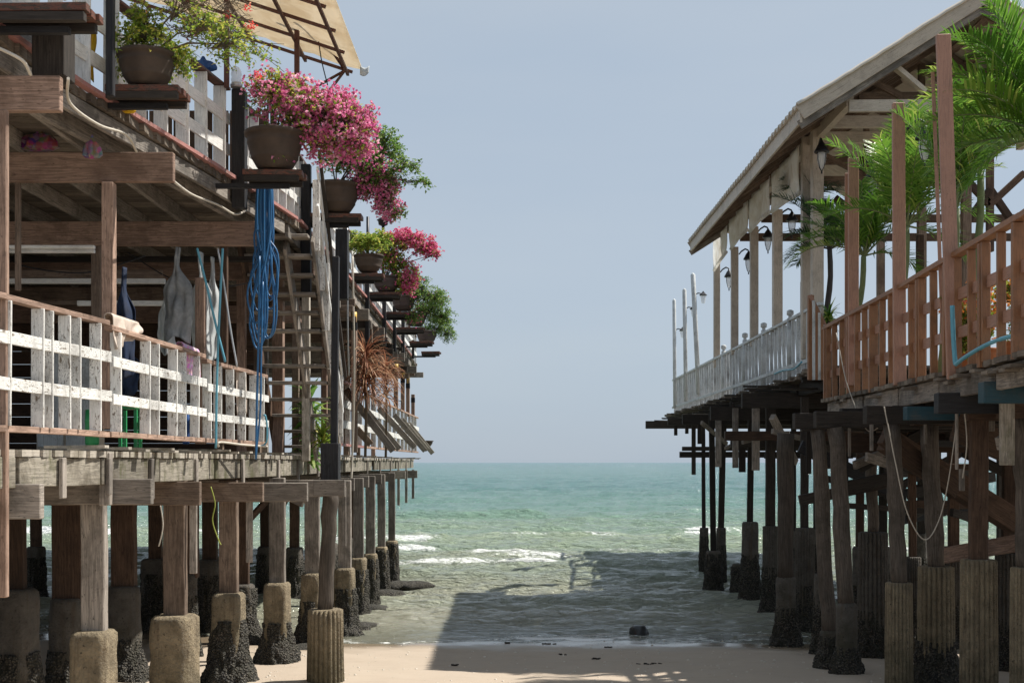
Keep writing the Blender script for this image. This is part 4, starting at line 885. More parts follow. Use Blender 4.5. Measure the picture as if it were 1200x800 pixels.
for i, (s0, s1) in enumerate(((170, 140), (139.5, 121), (120.5, 108), (107.5, 97), (96.5, 86))):
    a = Vector((lerp_path(RP, s0) + .03, F / s0, EYE + HB - .16)); b = Vector((lerp_path(RP, s1) + .03, F / s1, EYE + HB - .16)); bb(RPier, a, b, .05, .2, 'grey', 'fascia_board', seg=3)
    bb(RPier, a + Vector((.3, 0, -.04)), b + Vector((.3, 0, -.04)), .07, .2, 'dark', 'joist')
for X in (5.1, 5.9, 6.8, 7.8, 8.9):
    bb(RPier, (X, 7.5, EYE + HB - .15), (X, 17.4, EYE + HB - .15), .07, .18, 'dark', 'joist'); bb(RPier, (X, 18, EYE + HW - .16), (X, 37.5, EYE + HW - .16), .07, .18, 'dark', 'joist')
for i, (s0, s1) in enumerate(((80, 72), (71.5, 62), (61.5, 53), (52.5, 46), (45.5, 41))):
    a = Vector((lerp_path(RP, s0) + .12, F / s0, EYE + HW - .19)); b = Vector((lerp_path(RP, s1) + .12, F / s1, EYE + HW - .19)); bb(RPier, a, b, .06, .2, 'dark', 'edge_beam')
# cross beams (ends project past the edge)
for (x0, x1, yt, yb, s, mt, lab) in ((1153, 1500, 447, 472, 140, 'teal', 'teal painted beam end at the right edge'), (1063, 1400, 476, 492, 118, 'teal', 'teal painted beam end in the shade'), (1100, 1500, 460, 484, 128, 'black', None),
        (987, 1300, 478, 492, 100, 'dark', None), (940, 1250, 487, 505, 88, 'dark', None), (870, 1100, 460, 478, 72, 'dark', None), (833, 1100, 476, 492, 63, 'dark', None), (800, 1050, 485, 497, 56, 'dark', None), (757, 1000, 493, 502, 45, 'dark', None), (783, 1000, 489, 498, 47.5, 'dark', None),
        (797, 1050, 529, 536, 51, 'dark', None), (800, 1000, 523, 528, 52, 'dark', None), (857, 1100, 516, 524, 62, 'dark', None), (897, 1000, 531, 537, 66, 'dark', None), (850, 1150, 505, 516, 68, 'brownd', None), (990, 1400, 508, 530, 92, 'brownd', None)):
    xb(RPier, x0, x1, yt, yb, s, .14, mt, 'beam', lab)
# short hanging boards
for (x, w, yt, yb, s, mt) in ((813, 5, 487, 556, 47, 'dark'), (842, 7, 480, 547, 60, 'grey'), (862, 7, 478, 548, 64, 'grey'), (886, 9, 478, 551, 67, 'grey'), (870, 8, 510, 553, 62, 'dark'), (858, 5, 470, 486, 60, 'dark'), (805, 4, 495, 508, 50, 'dark'), (792, 4, 497, 510, 47, 'dark'), (820, 5, 492, 520, 54, 'dark'),
                              (1181, 17, 472, 545, 132, 'palew'), (1122, 3, 478, 550, 122, 'grey'), (1085, 3, 490, 520, 110, 'grey'), (1022, 4, 478, 528, 106, 'grey'), (996, 3, 492, 535, 98, 'grey'), (1150, 18, 530, 620, 100, 'dark'), (1128, 6, 549, 575, 120, 'grey'), (948, 6, 505, 555, 86, 'dark'), (928, 6, 505, 560, 76, 'dark'), (1158, 16, 487, 505, 120, 'grey')):
    vp(RPier, x, w, yt, yb, s, mt, 'hanging_plank', th=.04)
# diagonal timbers
for (x0, y0, x1, y1, s, w, h, mt) in ((905, 488, 932, 542, 72, .09, .12, 'grey'), (1038, 515, 1190, 612, 104, .2, .26, 'brownd'), (1035, 510, 1120, 575, 108, .1, .2, 'brownd'), (1120, 500, 1230, 545, 118, .1, .28, 'brownd'), (1170, 520, 1215, 495, 128, .06, .12, 'grey'), (1001, 545, 1050, 525, 98, .05, .1, 'grey'),
                                      (1015, 535, 1045, 545, 100, .04, .11, 'grey'), (870, 518, 905, 508, 66, .05, .07, 'grey'), (822, 495, 852, 520, 58, .05, .08, 'grey'), (850, 525, 870, 515, 60, .05, .06, 'grey'), (905, 505, 945, 515, 76, .05, .08, 'grey'), (1115, 600, 1150, 610, 96, .05, .1, 'dark'), (990, 592, 1150, 603, 84, .05, .08, 'dark'), (960, 558, 1060, 585, 82, .05, .09, 'dark'), (1050, 540, 1100, 560, 90, .06, .15, 'dark')):
    bb(RPier, W(x0, y0, s), W(x1, y1, s * .97), w, h, mt, 'brace', seg=3, jit=.005)
bb(RPier, W(1098, 652, 100), W(1215, 632, 112), .06, .18, 'pink', 'brace', 'rust-stained pale board nailed between the piles', seg=3)
for k in range(46):
    px = U(985, 1230); py = U(498, 600) if k % 3 else U(495, 530); s = U(62, 96); ang = random.choice((0, 0, .15, -.2, .45, -.5, 1.57)); Ln = U(40, 150)
    if ang == 1.57: Ln = U(25, 60)
    bb(RPier, W(px - Ln / 2 * math.cos(ang), py - Ln / 2 * math.sin(ang), s), W(px + Ln / 2 * math.cos(ang), py + Ln / 2 * math.sin(ang), s * U(.94, 1)), U(.04, .1), U(.07, .2), random.choice(('dark', 'dark', 'black', 'brownd', 'log')), 'brace')
# piles
RPL = [(825, 618, 10, 50, 'ribbed', 4.5, -.0, 1.2, 0, 824), (836, 645, 18, 57, 'round', 6.5, -.0, 1.2, 0, 834), (845, 618, 11, 54, 'ribbed', 7, -.0, 1.1, 0, 848), (867, 660, 18, 58, 'round', 0, 0, 3, 0, 0), (879, 611, 19, 61, 'round', 7, .6, 1.15, 0, 880),
       (903, 616, 18, 66, 'ribbed', 11, .6, 1.0, 0, 903), (921, 675, 23, 83, 'round', 19, .55, .7, 1, 920), (943, 618, 22, 75, 'ribbed', 9, .55, .9, 0, 943), (972, 738, 22, 97, 'round', 17, .5, 1.1, 1, 958), (992, 706, 24, 101, 'round', 19, .5, .55, 1, 980),
       (1023, 623, 33, 90, 'ribbed', 13, .5, .9, 1, 1020), (1053.5, 682, 30, 112, 'ribbed', 19, .5, 0, 1, 1046), (1097, 663, 40, 107, 'ribbed', 20, .5, .85, 1, 1088), (1147, 655, 40, 122, 'ribbed', 20, .45, 0, 0, 1147), (1200, 664, 30, 128, 'ribbed', 16, .5, 0, 1, 1194),
       (962, 672, 16, 88, 'round', 8, .5, 1.1, 0, 962), (1070, 652, 18, 88, 'ribbed', 9, .5, 1.0, 0, 1068), (1182, 648, 30, 98, 'ribbed', 14, .5, 1.0, 0, 1182), (1118, 640, 24, 84, 'ribbed', 12, .5, 1.0, 0, 1116), (1008, 640, 18, 80, 'round', 9, .5, 1.1, 0, 1008),
       (1240, 660, 34, 120, 'ribbed', 18, .5, .8, 1, 1240), (1035, 640, 15, 66, 'round', 9, .5, 1.1, 0, 1035), (990, 630, 12, 62, 'round', 8, .6, 1.1, 0, 990), (1150, 628, 17, 72, 'round', 12, .5, 1.1, 0, 1150), (1080, 625, 13, 62, 'round', 9, .5, 1.1, 0, 1080), (1195, 635, 16, 76, 'round', 12, .5, 1.1, 0, 1195),
       (930, 622, 12, 56, 'round', 6, .6, 1.1, 0, 930), (957, 620, 12, 52, 'round', 7, .6, 1.1, 0, 957), (1175, 640, 16, 66, 'round', 12, .5, 1.1, 0, 1175), (1222, 650, 20, 90, 'round', 12, .5, 1.1, 0, 1222), (1098, 625, 12, 55, 'round', 9, .5, 1.1, 0, 1098)]
for (x, yt, w, s, kd, pw, zu, cr, rp, xu) in RPL:
    z_up = zu if zu else (HW - .3 if s < 80 else .5)
    if s < 80: z_up = HW - .35
    else: z_up = HB - .46
    if s >= 97 and pw:
        q = W(xu or x, 541, s); bb(RPier, (q.x - U(.12, .3), q.y, EYE + HB - .37), (q.x + 2.4, q.y, EYE + HB - .37), .16, .19, random.choice(('dark', 'brownd')), 'pile_cap')
    bright = (x in (1147, 1200, 1097, 1053.5)); pile(RPier, x, yt, w, s, kd, pw, z_up, 'conc' if bright else 'conc_shade', round_post=bool(rp), crust=cr, px_up=xu or None, postmat='log' if rp else ('dark' if s < 80 else 'brownd'))

# ---- railings right
railing(RP, 156, 85.3, HB + .0, 1.93, 'brown slatted wooden railing along the near right deck', mats=('brown', 'brown'), bars=(), bal=None, pitch=.40, bw=.07, bt=.04, bot=False, side=-1, toph=.05, topw=.09, zdrop=-.10)
rl = bpy.data.objects['railing.008'] if 'railing.008' in bpy.data.objects else [o for o in bpy.data.objects if o.name.startswith('railing')][-1]
rl = [o for o in bpy.data.objects if o.parent is None and o.get('label', '').startswith('brown slatted')][0]
for z in (.33, .68):
    for s0, s1 in ((156, 107), (107, 85.3)):
        a = Vector((lerp_path(RP, s0) + .03, F / s0, EYE + HB + z)); b = Vector((lerp_path(RP, s1) + .03, F / s1, EYE + HB + z)); MB().beam(a, b, .03, .1, seg=3).build('crossbar', M['brownp'], rl)
for s in (148, 136, 124, 115, 108, 100, 93, 86):
    X = lerp_path(RP, s); MB().beam((X, F / s, EYE + HB - .05), (X, F / s, EYE + 1.9 - .1 * (F / s - F / 156) / (F / 85 - F / 156)), .10, .06).build('rail_post', M['brown'], rl, bevel=.004)
wr = railing(RP, 79.5, 41, HW - .0, 2.33, 'greyish white slatted railing running seaward beneath the canvas blinds', mats=('greyw', 'greyw'), bars=((1.55, .06),), pitch=.36, bw=.05, bt=.05, bot=False, side=-1, toph=.045, topw=.08)
mb = MB(); y = F / 79
while y < F / 42: 
    mb.beam((pX(RP, y) + .02, y, EYE + HW + .05), (pX(RP, y + .32) + .02, y + .32, EYE + 2.28), .02, .05, up=Vector((1, 0, 0))); y += .36
mb.build('diagonal_slats', M['greyw'], wr)
for (x, y) in ((848, 404), (873, 390), (895, 378), (926, 363)):
    s = sat(RP, x); c = W(x, y, s); r = .05
    MB().lathe((c.x, c.y, EYE + HW), [(r, 0), (r, c.z - EYE - HW - .14), (r * .6, c.z - EYE - HW - .13), (r * .6, c.z - EYE - HW - .10), (r * 1.15, c.z - EYE - HW - .08), (r * 1.15, c.z - EYE - HW - .02), (r * .5, c.z - EYE - HW)], 14).build('newel_post', M['greyw'], wr)
# end panel between the brown and white railings
ep = thing('railing_end_panel', 'short brown panel with sloping top where the brown railing starts', 'panel', W(955, 440, 83))
a = W(947, 440, 83); MB().beam(W(950, 445, 83), W(950, 346, 83), .08, .08).build('post', M['brown'], ep, bevel=.004)
for i in range(5): MB().beam(W(953.5 + i * 3.2, 445, 83.5), W(953.5 + i * 3.2, 352 + i * 7.2, 83.5), .036, .03).build('slat', M['brown' if i % 2 else 'greyw'], ep)
MB().beam(W(949, 346, 83.2), W(970, 388, 83.2), .05, .05, up=Vector((0, 1, 0))).build('top_rail', M['brownp'], ep)
# free standing brown posts
for (x, w, yt, yb, s, x2, lab) in ((997.5, 12, 187, 452, 93, None, 'shortest freestanding brown post left of the palms'), (1051, 14.5, 124, 452, 108, 1049.5, 'middle freestanding brown post in front of the palms'), (1114, 16.5, 45, 445, 126, 1101, 'tallest leaning brown post near the right frond'), (1101, 4.5, 85, 400, 121, 1089, 'thin brown pole just left of the tallest post'), (989.5, 4, 205, 455, 92, None, 'thin brown pole against the shortest post')):
    a = W(x, yb, s); b = W(x2 or x, yt, s); a.y -= .1; b.y -= .1; MB().beam(a, b, w / s, w / s * .4, seg=3).build('wooden_post', M['brownp'], loc=a, bevel=.006, label=lab, category='post', group='freestanding brown posts')

# ---- pavilion
pv = thing('pavilion', 'open timber pavilion with corrugated tiled gable roof on the right pier', 'pavilion', (6.3, 17, EYE + HW))
Yn, Yf = F / 87.5, F / 54.0; XE, ZE, XR, ZR = 3.86, EYE + 4.72, 6.32, EYE + 6.28; XE2 = 2 * XR - XE
def roofg(sgn):
    def fn(u, v):
        X = XE + (XR - XE) * u if sgn < 0 else XE2 - (XE2 - XR) * u
        Y = Yn - .06 + ((Yf - Yn) if sgn < 0 else 3.2) * v; w = .036 * math.cos(Y * 2 * math.pi / .235)
        st = .012 * (1 - (u * 9) % 1)
        return Vector((X - (.12 if sgn < 0 else -.12) * (1 - u) * .4, Y, ZE + (ZR - ZE) * u + .05 + w + st + .012 * noise.noise(Vector((X, Y * .5, 1)))))
    return fn
def roofr(u, v):
    q = roofg(1)(.44 + .56 * u, 0); Y = Yn + 3.1 + (Yf - Yn - 3.1) * v; return Vector((q.x, Y, q.z - .03 + .036 * math.cos(Y * 2 * math.pi / .235)))
MB().grid(roofr, 14, 250).build('roof_tiles', M['tile'], pv, solid=.02)
MB().beam((XR + 1.36, Yn + 3.2, ZR - .98), (XR + 1.36, Yf, ZR - .98), .08, .14).build('purlin', M['pinkd'], pv)
for sg, nm in ((-1, 'roof_tiles'), (1, 'roof_tiles')): MB().grid(roofg(sg), 24, 380 if sg < 0 else 110).build(nm, M['tile'], pv, solid=.02)
for sg in (-1, 1):
    xe = XE if sg < 0 else XE2; d = -1 if sg < 0 else 1
    for (dy, dz, th_, h, mt) in ((0, -.05, .035, .2, 'greige'), (.05, -.2, .03, .12, 'grey')):
        MB().beam((xe, Yn + dy, ZE + dz), (XR, Yn + dy, ZR + dz), th_, h, up=Vector((0, 0, 1))).build('bargeboard', M[mt], pv, bevel=.004)
        if sg < 0: MB().beam((xe, Yf - dy, ZE + dz), (XR, Yf - dy, ZR + dz), th_, h).build('bargeboard', M[mt], pv)
    Yq = Yf if sg < 0 else Yn + 3.2
    MB().beam((xe - d * .02, Yn + .03, ZE - .07), (xe - d * .02, Yq - .03, ZE - .07), .035, .2, seg=6, jit=.004).build('eave_fascia', M['greige'], pv, bevel=.004)
    for k in range(13):
        y = Yn + .35 + k * (Yf - Yn - .6) / 12
        if sg > 0 and k > 3: continue
        MB().beam((xe - d * .05, y, ZE - .07), (XR, y, ZR - .07), .06, .12).build('rafter', M['pinkd'], pv)
    for k in range(9):
        u = .06 + k * .105; X = xe + (XR - xe) * u; MB().beam((X, Yn + .06, ZE + (ZR - ZE) * u - .005), (X, Yq - .06, ZE + (ZR - ZE) * u - .005), .16, .02, r=R()).build('roof_board', M['pinkd'], pv)
for s in (80, 76.3, 66):
    y = F / s + .1; z = EYE + 5.0; MB().beam((4.62, y, z), (8.0, y, z), .09, .17).build('tie_beam', M['greige' if s > 70 else 'pinkd'], pv, bevel=.004)
    if s < 70 or s == 80: MB().beam((4.62 + .5, y + .06, z + .38), (7.5, y + .06, z + .38), .07, .14).build('collar_beam', M['pinkd'], pv)
    MB().beam((XR, y, z + .08), (XR, y, ZR - .15), .09, .09).build('king_post', M['pinkd'], pv)
    for d in (-1, 1): MB().beam((XR + d * .05, y, z + .1), (XR + d * 1.05, y, z + .62), .06, .09).build('strut', M['pinkd'], pv)
MB().beam((4.66, Yn + .5, EYE + 4.98), (4.66, Yf - .3, EYE + 4.98), .1, .16).build('wall_plate', M['greige'], pv)
MB().beam((7.98, Yn + .5, EYE + 4.98), (7.98, Yn + 3.0, EYE + 4.98), .1, .16).build('wall_plate', M['greige'], pv)
for (x, w, yt, yb, s, mt) in ((959, 13, 133, 420, 77.5, 'greige'), (946, 11, 160, 420, 75.5, 'greige'), (912, 10.5, 245, 395, 66.5, 'greige'), (884.5, 9, 265, 405, 61, 'greige'), (861.5, 8, 289, 415, 56.5, 'greige'), (840.5, 7, 285, 430, 51.8, 'greige'), (907, 2.2, 262, 395, 65.5, 'greyw'), (939, 2, 330, 440, 74, 'greyw')):
    vp(pv, x, w, yt, yb, s, mt, 'post')
for s in (77, 66.5, 60, 54):
    MB().beam((8.0, F / s, EYE + HW), (8.0, F / s, EYE + 4.95), .15, .15).build('post', M['pinkd'], pv)
for (x0, x1, yt, yb, s) in ((868, 1250, 273, 282, 56), (893, 1250, 251, 260, 58)): xb(pv, x0, x1, yt, yb, s, .1, 'brownd', 'tie_beam')
for (x0, y0, x1, y1) in ((1160, 295, 1160, 180), (1160, 240, 1122, 200), (1160, 240, 1200, 203), (1128, 268, 1160, 222), (1192, 268, 1160, 222), (1078, 330, 1078, 275), (1215, 330, 1215, 150), (1020, 215, 990, 180), (1016, 262, 978, 232)): bb(pv, W(x0, y0, 64), W(x1, y1, 64), .12, .12, 'brownd', 'truss_member', up=Vector((0, 1, 0)))
MB().beam(W(1046, 76, 86.5), W(1084, 108, 86.5), .06, .13, up=Vector((0, 1, 0))).build('strut', M['greige'], pv)
MB().beam((4.55, Yn + .15, EYE + 4.8), (8.0, Yn + .15, EYE + 4.83), .06, .16).build('tie_beam', M['greige'], pv)
# second smaller roof seaward (behind the far gable)
# ---- canvas blinds
BL = [((904, 204), (937, 169), (936, 227), (905, 249), 'nearest'), ((878, 227), (902, 206), (901, 249), (879, 272), 'second'), ((854, 257), (877, 231), (876, 270), (856, 292), 'third'), ((836, 282), (852, 264), (852, 296), (836, 317), 'farthest')]
for i, (a, b, c, d, nm) in enumerate(BL):
    X0 = 4.52; sa = (a[0] - 600) / X0; sb = (b[0] - 600) / X0
    A, B, C, D = W(*a, sa), W(*b, sb), W(*c, sb), W(*d, sa)
    def fn(u, v):
        sag = 1 - .03 * math.sin(u * math.pi) * v
        p = A.lerp(B, u).lerp(D.lerp(C, u), v * sag); return p + Vector((.018 * math.sin(u * 9 + v * 5 + i) * v, 0, 0))
    lab = ['nearest canvas blind hanging from the pavilion eave, the largest', 'second canvas blind from the pavilion front under the eave', 'third canvas blind from the pavilion front under the eave', 'farthest canvas blind hanging at the seaward end of the eave'][i]
    th = thing('canvas_blind', lab, 'blind', D, 'canvas blinds under the pavilion eave'); MB().grid(fn, 14, 18).build('cloth', M['blind'], th, solid=.006)
    MB().tube([fn(0, 1) + Vector((0, 0, .01)), fn(.5, 1) + Vector((0, 0, .01)), fn(1, 1) + Vector((0, 0, .01))], .035, 10).build('rolled_hem', M['blind'], th)
# ---- lanterns
def lantern(loc):
    th = thing('wall_lantern', '-', 'lantern', loc, 'black lanterns on the pavilion posts'); L = Vector(loc)
    MB().tube([L, L + Vector((.05, 0, .05)), L + Vector((.13, 0, .09)), L + Vector((.19, 0, .07)), L + Vector((.2, 0, .03))], .014, 8).build('bracket', M['iron'], th)
    c = L + Vector((.2, 0, 0)); MB().lathe(c, [(.105, -.09), (.11, -.075), (.08, -.035), (.06, 0), (.03, .03), (.012, .06)], 20).build('cap', M['iron'], th)
    MB().lathe(c, [(.012, -.29), (.04, -.25), (.062, -.19), (.07, -.13), (.066, -.092)], 18).build('glass', M['glassm'], th)
    mb = MB()
    for k in range(4):
        a = k * math.pi / 2 + .6; e = Vector((math.cos(a), math.sin(a), 0)); mb.tube([c + e * .08 - Z3 * .09, c + e * .08 - Z3 * .17, c + e * .045 - Z3 * .26, c - Z3 * .31], .005, 5)
    mb.tube([c - Z3 * .30, c - Z3 * .335], .012, 8); mb.build('cage', M['iron'], th); return th
l0 = lantern((0, 0, 0)); first = True
for (x, y, s, rz, mirror, lab) in ((960, 177, 79.5, -90, 0, 'large lantern on the front of the near pavilion post'), (1063, 152, 104, 0, 0, 'lantern fixed right of the middle brown post among fronds'), (915, 252, 65, 0, 0, 'lantern below the nearest blind between pavilion posts'), (888, 272, 60, 0, 0, 'lantern hanging just right of the second pavilion post from the middle'),
                                   (866, 298, 56, 0, 0, 'lantern below the gap of the third and fourth blinds'), (844, 319, 51.6, 0, 0, 'lantern on the farthest pavilion post below the last blind'), (1005, 200, 90, 0, 0, 'lantern with pale bracket behind the shortest brown post')):
    o = l0 if first else copy_tree(l0); first = False; p = W(x, y, s); o.location = p; o.rotation_euler = (0, 0, math.radians(rz)); o['label'] = lab
    if rz == -90: o.location = p + Vector((0, 0.05, .05)); o.scale = (1.0, 1.0, 1.25)
# ---- lamp poles at the seaward end
for i, (x, x2, yt, yb, s, w, lab) in enumerate(((791, 790, 352, 478, 42, 4.2, 'outermost shortest pale lamp pole at the seaward tip'), (804, 802, 340, 470, 44.5, 4.8, 'middle pale lamp pole of three at the seaward tip'), (819, 812, 322, 462, 47.5, 5.6, 'tallest leaning pale lamp pole nearest the pavilion'))):
    a = W(x, yb, s); b = W(x2, yt, s); th = thing('lamp_pole', lab, 'lamp pole', a, 'pale lamp poles at the pier tip')
    MB().tube([a, a.lerp(b, .5), b, b + Vector((0, 0, .05))], w / s / 2, 12, [w / s / 2] * 3 + [.01]).build('pole', M['greyw'], th)
    q = a.lerp(b, .83 if i else .72); MB().tube([q, q + Vector((.1, 0, .05)), q + Vector((.22, 0, .04))], .014, 6).build('arm', M['iron'], th)
    c = q + Vector((.23, 0, .02)); MB().lathe(c, [(.09, -.03), (.1, -.02), (.03, .05), (.01, .08)], 6, smooth=False).build('lamp_cap', M['iron'], th); MB().lathe(c, [(.045, -.22), (.075, -.035)], 6, smooth=False).build('lamp_glass', M['glassm'], th)

# ---- palms
def palm(name, label, base, crown, fronds, L, leafm, trunkm, r0=.045, n=34, wl=.022, ll=.36):
    base = Vector(base); base.z = EYE + (HB if base.y < 17.5 else HW) - .01; th = thing(name, label, 'palm tree', base); st_ = MB(); lf = MB(); base = Vector(base); base.z = EYE + (HB if base.y < 17.5 else HW) - .01; crown = Vector(crown)
    k = 10; pts = [base.lerp(crown, i / k) + Vector((.02 * math.sin(i), 0, 0)) for i in range(k + 1)]
    MB().tube(pts, r0, 12, [r0 * (1.25 - .4 * i / k + (.06 if i % 2 else 0)) for i in range(k + 1)]).build('trunk', M[trunkm], th)
    for (az, el, lf_, dr) in fronds:
        az = math.radians(az + U(-5, 5)); el = math.radians(el); d = Vector((math.cos(az) * math.cos(el), math.sin(az) * math.cos(el), math.sin(el))); h = Vector((math.cos(az), math.sin(az), 0))
        p = crown.copy(); P_ = [p.copy()]; Dn = [d.copy()]; m_ = 16; step = L * lf_ / m_
        for j in range(m_):
            d = (d - Z3 * (dr / m_) * (.5 + 1.0 * j / m_)).normalized(); p = p + d * step; P_.append(p.copy()); Dn.append(d.copy())
        st_.tube(P_, .01, 5, [.014 - .012 * j / m_ for j in range(m_ + 1)], cap=False)
        side = Vector((-math.sin(az), math.cos(az), 0)); rr = U(0, .5)
        for j in range(n):
            q = .14 + .86 * j / n; f = q * m_; i0 = min(m_ - 1, int(f)); pp = P_[i0].lerp(P_[i0 + 1], f - i0); dd_ = Dn[i0]; up = side.cross(dd_) * -1
            if up.z < 0: up = -up
            for sd in (-1, 1):
                ln = ll * L * math.sin(math.pi * (.12 + .80 * q) ** .9) * U(.8, 1.1) + .03
                dl = (dd_ * (.55 + .5 * q) + side * sd * .95 + up * U(.05, .5) + Vector((U(-.1, .1), U(-.1, .1), U(-.12, .1)))).normalized()
                mid = pp + dl * ln * .5; dl2 = (dl - Z3 * U(.2, .55)).normalized(); tip = mid + dl2 * ln * .5
                lf.strip([pp, pp + dl * ln * .25, mid, tip], [wl * .5, wl, wl * .85, .002], up, min(1, rr + U(0, .5)))
    st_.build('leaf_stalks', M[trunkm], th); lf.build('crown', M[leafm], th); return th
def ring(n, el0, el1, l0, l1, d0, d1, off=0): return [(off + 360 * i / n, U(el0, el1), U(l0, l1), U(d0, d1)) for i in range(n)]
palm('palm_tree', 'small bright green palm with slim green trunk left of the middle post', W(1008, 400, 92) + Vector((0, .6, 0)), W(1013, 300, 90), ring(9, 45, 85, .8, 1.0, .6, 1.3) + [(180, 30, 1.1, 1.7), (175, 45, 1.0, 1.8), (200, 60, 1.0, 1.2), (0, 50, .9, 1.0), (10, 20, .8, 1.5)], 1.05, 'palm', 'trunk', .04)
palm('palm_tree', 'taller green palm standing behind the middle brown post', W(1062, 400, 98) + Vector((0, .5, 0)), W(1063, 265, 97), ring(10, 50, 85, .9, 1.1, .6, 1.2, 15) + [(0, 35, .9, 1.4), (180, 35, .9, 1.3), (270, 75, 1.2, .6), (90, 80, 1.2, .5), (250, 80, 1.2, .7), (350, -10, .7, 1), (180, 60, 1.2, .8)], 1.2, 'palm', 'trunk', .045)
palm('palm_tree', 'palm with upright stem and fronds arching right beside the tallest post', W(1124, 420, 112) + Vector((0, .6, 0)), W(1121, 245, 110), ring(7, 70, 86, .9, 1.1, .3, .8, 10) + [(0, 80, 1.4, 2.0), (-20, 75, 1.3, 2.2), (15, 70, 1.1, 2.1), (180, 70, 1.0, 1.0), (-40, 82, 1.4, 1.6)], 1.25, 'palm', 'trunk', .05)
palm('palm_tree', 'largest palm cropped by the right edge with fronds sweeping left', W(1236, 430, 124) + Vector((0, .4, 0)), W(1232, 165, 122), ring(6, 35, 80, .9, 1.1, .6, 1.4, 20) + [(180, 32, 1.0, 1.15), (188, 50, 1.05, 1.1), (170, 62, 1.1, .9), (180, 75, 1.15, .8), (200, 40, 1.0, 1.1), (175, 15, .9, 1.2), (160, 45, 1.0, 1.0), (185, 5, .8, 1.6), (200, 68, 1.1, .6)], 1.35, 'palm', 'trunk', .06, 40, .026, .36)
palm('palm_tree', 'palm with bright fronds behind the upper part of the tallest post', W(1150, 400, 100) + Vector((0, .4, 0)), W(1150, 200, 98), ring(9, 40, 80, .8, 1.0, .6, 1.4, 33) + [(180, 55, 1.0, .9), (0, 50, 1, 1.2)], 1.1, 'palm', 'trunk', .045)
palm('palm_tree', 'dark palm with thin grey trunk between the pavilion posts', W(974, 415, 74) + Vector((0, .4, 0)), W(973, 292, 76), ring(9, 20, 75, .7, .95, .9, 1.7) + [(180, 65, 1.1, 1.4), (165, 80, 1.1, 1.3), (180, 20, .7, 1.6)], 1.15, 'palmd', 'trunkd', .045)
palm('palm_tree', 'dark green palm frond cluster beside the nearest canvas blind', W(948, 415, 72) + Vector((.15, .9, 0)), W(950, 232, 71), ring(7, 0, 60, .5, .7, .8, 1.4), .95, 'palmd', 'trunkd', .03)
spiky('leafy_plant', 'low green plant behind the start of the brown railing', W(978, 372, 84) + Vector((0, .3, 0)), 60, .25, 'palm', .6, .03, .1)
# flowers behind brown rail at right
for i, (x, y, s, lab) in enumerate(((1120, 352, 122, 'small orange flowering plant beside the teal pipe behind the rail'), (1148, 350, 126, 'orange and pink flowers glimpsed between the brown slats'), (1185, 340, 134, 'pink and yellow flowers behind the last brown slats'))):
    c = W(x, 430, s) + Vector((.15, .25, 0)); c.z = EYE + HB - .005; th = thing('flower_pot', lab, 'potted plant', c, 'flower pots behind the brown railing'); potmesh(c, .13, .22).build('pot', M['terra'], th)
    bush(th, c + Vector((0, 0, .2)), [(x, y, 14, 16, 26, 8, 3), (x + 8, y + 24, 12, 18, 26, 9, 2), (x + 2, y + 48, 10, 16, 18, 9, 1)], 'leaf', 'petalo', s, pet=.04)
cable('pipe', 'teal upright pipe fixed to the brown railing slats', 'pipe', [W(1116, 358, 130), W(1117, 390, 130), W(1119, 420, 130), W(1120, 427, 130)], .022, 'tealh', 8)
cable('hose', 'pale blue hose arching off the deck at the right edge', 'hose', [W(1120, 427, 131), W(1133, 417, 134), W(1160, 402, 140), W(1190, 393, 146), W(1225, 388, 150)], .018, 'tealh', 8)
cable('rope', 'long thin white rope loop hanging below the near deck', 'rope', [W(1036, 476, 120), W(1042, 505, 120), W(1050, 545, 120), W(1063, 600, 120), W(1083, 632, 120), W(1100, 610, 120), W(1112, 560, 121), W(1123, 480, 122)], .006, 'rope')
cable('rope', 'short white rope looping under the left end of the brown railing', 'rope', [W(980, 390, 96), W(990, 440, 98), W(998, 465, 99), W(1008, 490, 100), W(1018, 505, 100), W(1030, 500, 101), W(1037, 490, 102)], .006, 'rope')
cable('hose', 'thin teal hose lying along the foot of the white railing', 'hose', [W(915, 438, 72) - Vector((.1, 0, 0)), W(925, 434, 74) - Vector((.1, 0, 0)), W(938, 432, 77) - Vector((.1, 0, 0)), W(949, 424, 80) - Vector((.12, 0, 0))], .015, 'tealh')

mb = MB()
for k in range(420):
    y = F / U(76, 125); x = U(-3.5, 4.5) * y / 15; z = sandz(x, y); r = U(.006, .018)
    mb.lathe((x, y, z - r * .3), [(r, 0), (r * 1.1, r * .4), (r * .7, r * .9), (r * .1, r)], 6)
mb.build('shell_litter', M['conduit'], kind='stuff', label='tiny shells and pebbles strewn over the sand', category='shells')
for i, (x0, x1, y0, y1, sag, s, lab) in enumerate(((20, 170, 310, 300, 14, 118, 'black wire sagging under the upper floor above the white tubes'), (150, 300, 296, 330, 22, 104, 'black wire drooping behind the hanging bags'), (330, 470, 402, 470, 10, 62, 'thin wire running under the far upper deck toward the sea'))):
    a = W(x0, y0, s); b = W(x1, y1, s); cable('wire', lab, 'wire', [a, a.lerp(b, .3) - Z3 * sag / s * .8, a.lerp(b, .6) - Z3 * sag / s, b], .007, 'iron')
for i, (x, y0, y1, s, lab) in enumerate(((188, 592, 640, 138, 'short frayed rope end hanging under the near deck at left'), (1130, 480, 560, 124, 'thin vertical cord hanging under the near right deck beside the white rope'), (925, 505, 575, 80, 'thin cord hanging beside the dark boards under the white railing'))):
    cable('cord', lab, 'cord', [W(x, y0, s), W(x + 3, (y0 + y1) / 2, s), W(x - 2, y1, s)], .006, 'rope')
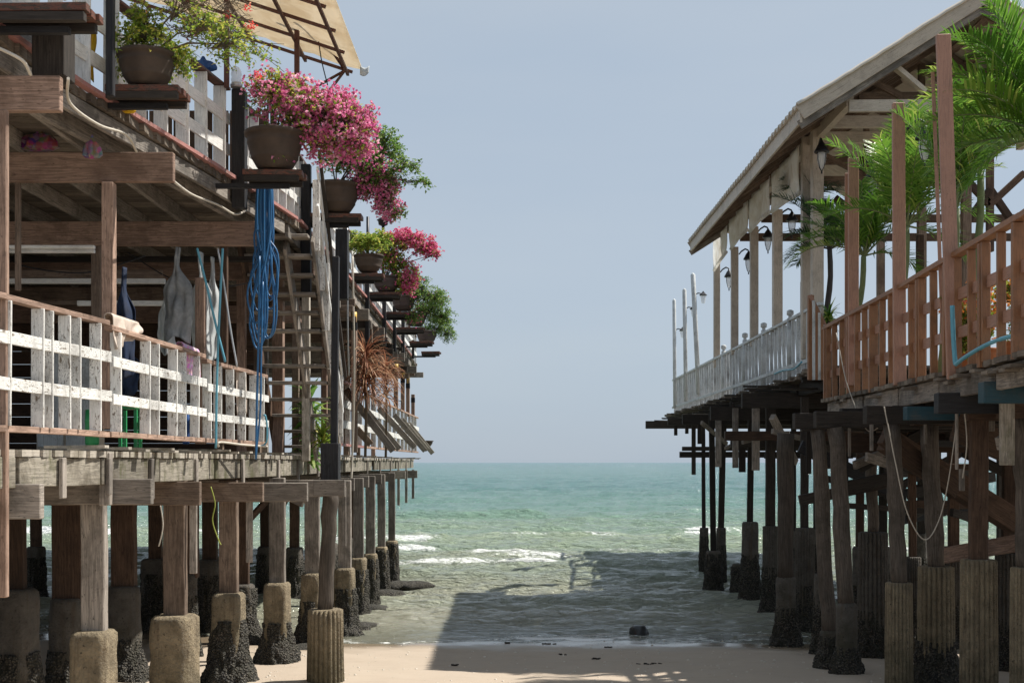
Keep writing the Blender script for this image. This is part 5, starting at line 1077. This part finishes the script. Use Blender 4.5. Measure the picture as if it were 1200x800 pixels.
# ------------------------------------------------------------------ light, world, camera
sd = Vector((.665, .25, 1)).normalized()
L = bpy.data.lights.new('sun', 'SUN'); L.energy = 5.0; L.angle = math.radians(.6); L.color = (1, .955, .88); lo = bpy.data.objects.new('sun', L); COL.objects.link(lo)
lo.rotation_euler = sd.to_track_quat('Z', 'Y').to_euler()
w = bpy.data.worlds.new('World'); sc.world = w; w.use_nodes = True; nt = w.node_tree; nt.nodes.clear()
out = nt.nodes.new('ShaderNodeOutputWorld'); bg = nt.nodes.new('ShaderNodeBackground'); sk = nt.nodes.new('ShaderNodeTexSky'); sk.sky_type = 'NISHITA'; sk.sun_disc = False
sk.sun_elevation = math.asin(sd.z); sk.sun_rotation = math.atan2(sd.x, sd.y); sk.air_density = 1.0; sk.dust_density = 1.2; sk.ozone_density = 1.5; sk.altitude = 0
hs = nt.nodes.new('ShaderNodeHueSaturation'); hs.inputs['Saturation'].default_value = .62; nt.links.new(sk.outputs[0], hs.inputs['Color']); mx = nt.nodes.new('ShaderNodeMix'); mx.data_type = 'RGBA'; mx.inputs[0].default_value = .78
tcw = nt.nodes.new('ShaderNodeTexCoord'); mpw = nt.nodes.new('ShaderNodeMapping'); mpw.inputs['Scale'].default_value = (1.2, 1.2, 5); nt.links.new(tcw.outputs['Generated'], mpw.inputs[0])
nzw = nt.nodes.new('ShaderNodeTexNoise'); nzw.inputs['Scale'].default_value = 1.6; nzw.inputs['Detail'].default_value = 4; nt.links.new(mpw.outputs[0], nzw.inputs['Vector'])
rmw = nt.nodes.new('ShaderNodeValToRGB'); rmw.color_ramp.elements[0].position = .35; rmw.color_ramp.elements[1].position = .68; nt.links.new(nzw.outputs['Fac'], rmw.inputs[0])
mh = nt.nodes.new('ShaderNodeMix'); mh.data_type = 'RGBA'; mh.inputs[6].default_value = (4.1, 5.0, 6.1, 1); mh.inputs[7].default_value = (4.65, 5.4, 6.25, 1); nt.links.new(rmw.outputs[0], mh.inputs[0])
nt.links.new(hs.outputs[0], mx.inputs[6]); nt.links.new(mh.outputs[2], mx.inputs[7])   # thin even haze veil over the clear sky
nt.links.new(mx.outputs[2], bg.inputs[0]); bg.inputs[1].default_value = .077
nt.links.new(bg.outputs[0], out.inputs[0])
cam = bpy.data.cameras.new('camera'); co = bpy.data.objects.new('camera', cam); COL.objects.link(co); sc.camera = co
co.location = (0, 0, EYE); co.rotation_euler = (math.radians(90), 0, 0); cam.sensor_width = 36; cam.lens = 36 * F / 1200; cam.shift_y = 141 / 1200; cam.clip_end = 20000
sc.view_settings.view_transform = 'Standard'; sc.view_settings.look = 'None'; sc.view_settings.exposure = .5; sc.view_settings.gamma = 1; sc.view_settings.use_curve_mapping = False
sc.render.resolution_x = 1024; sc.render.resolution_y = 682
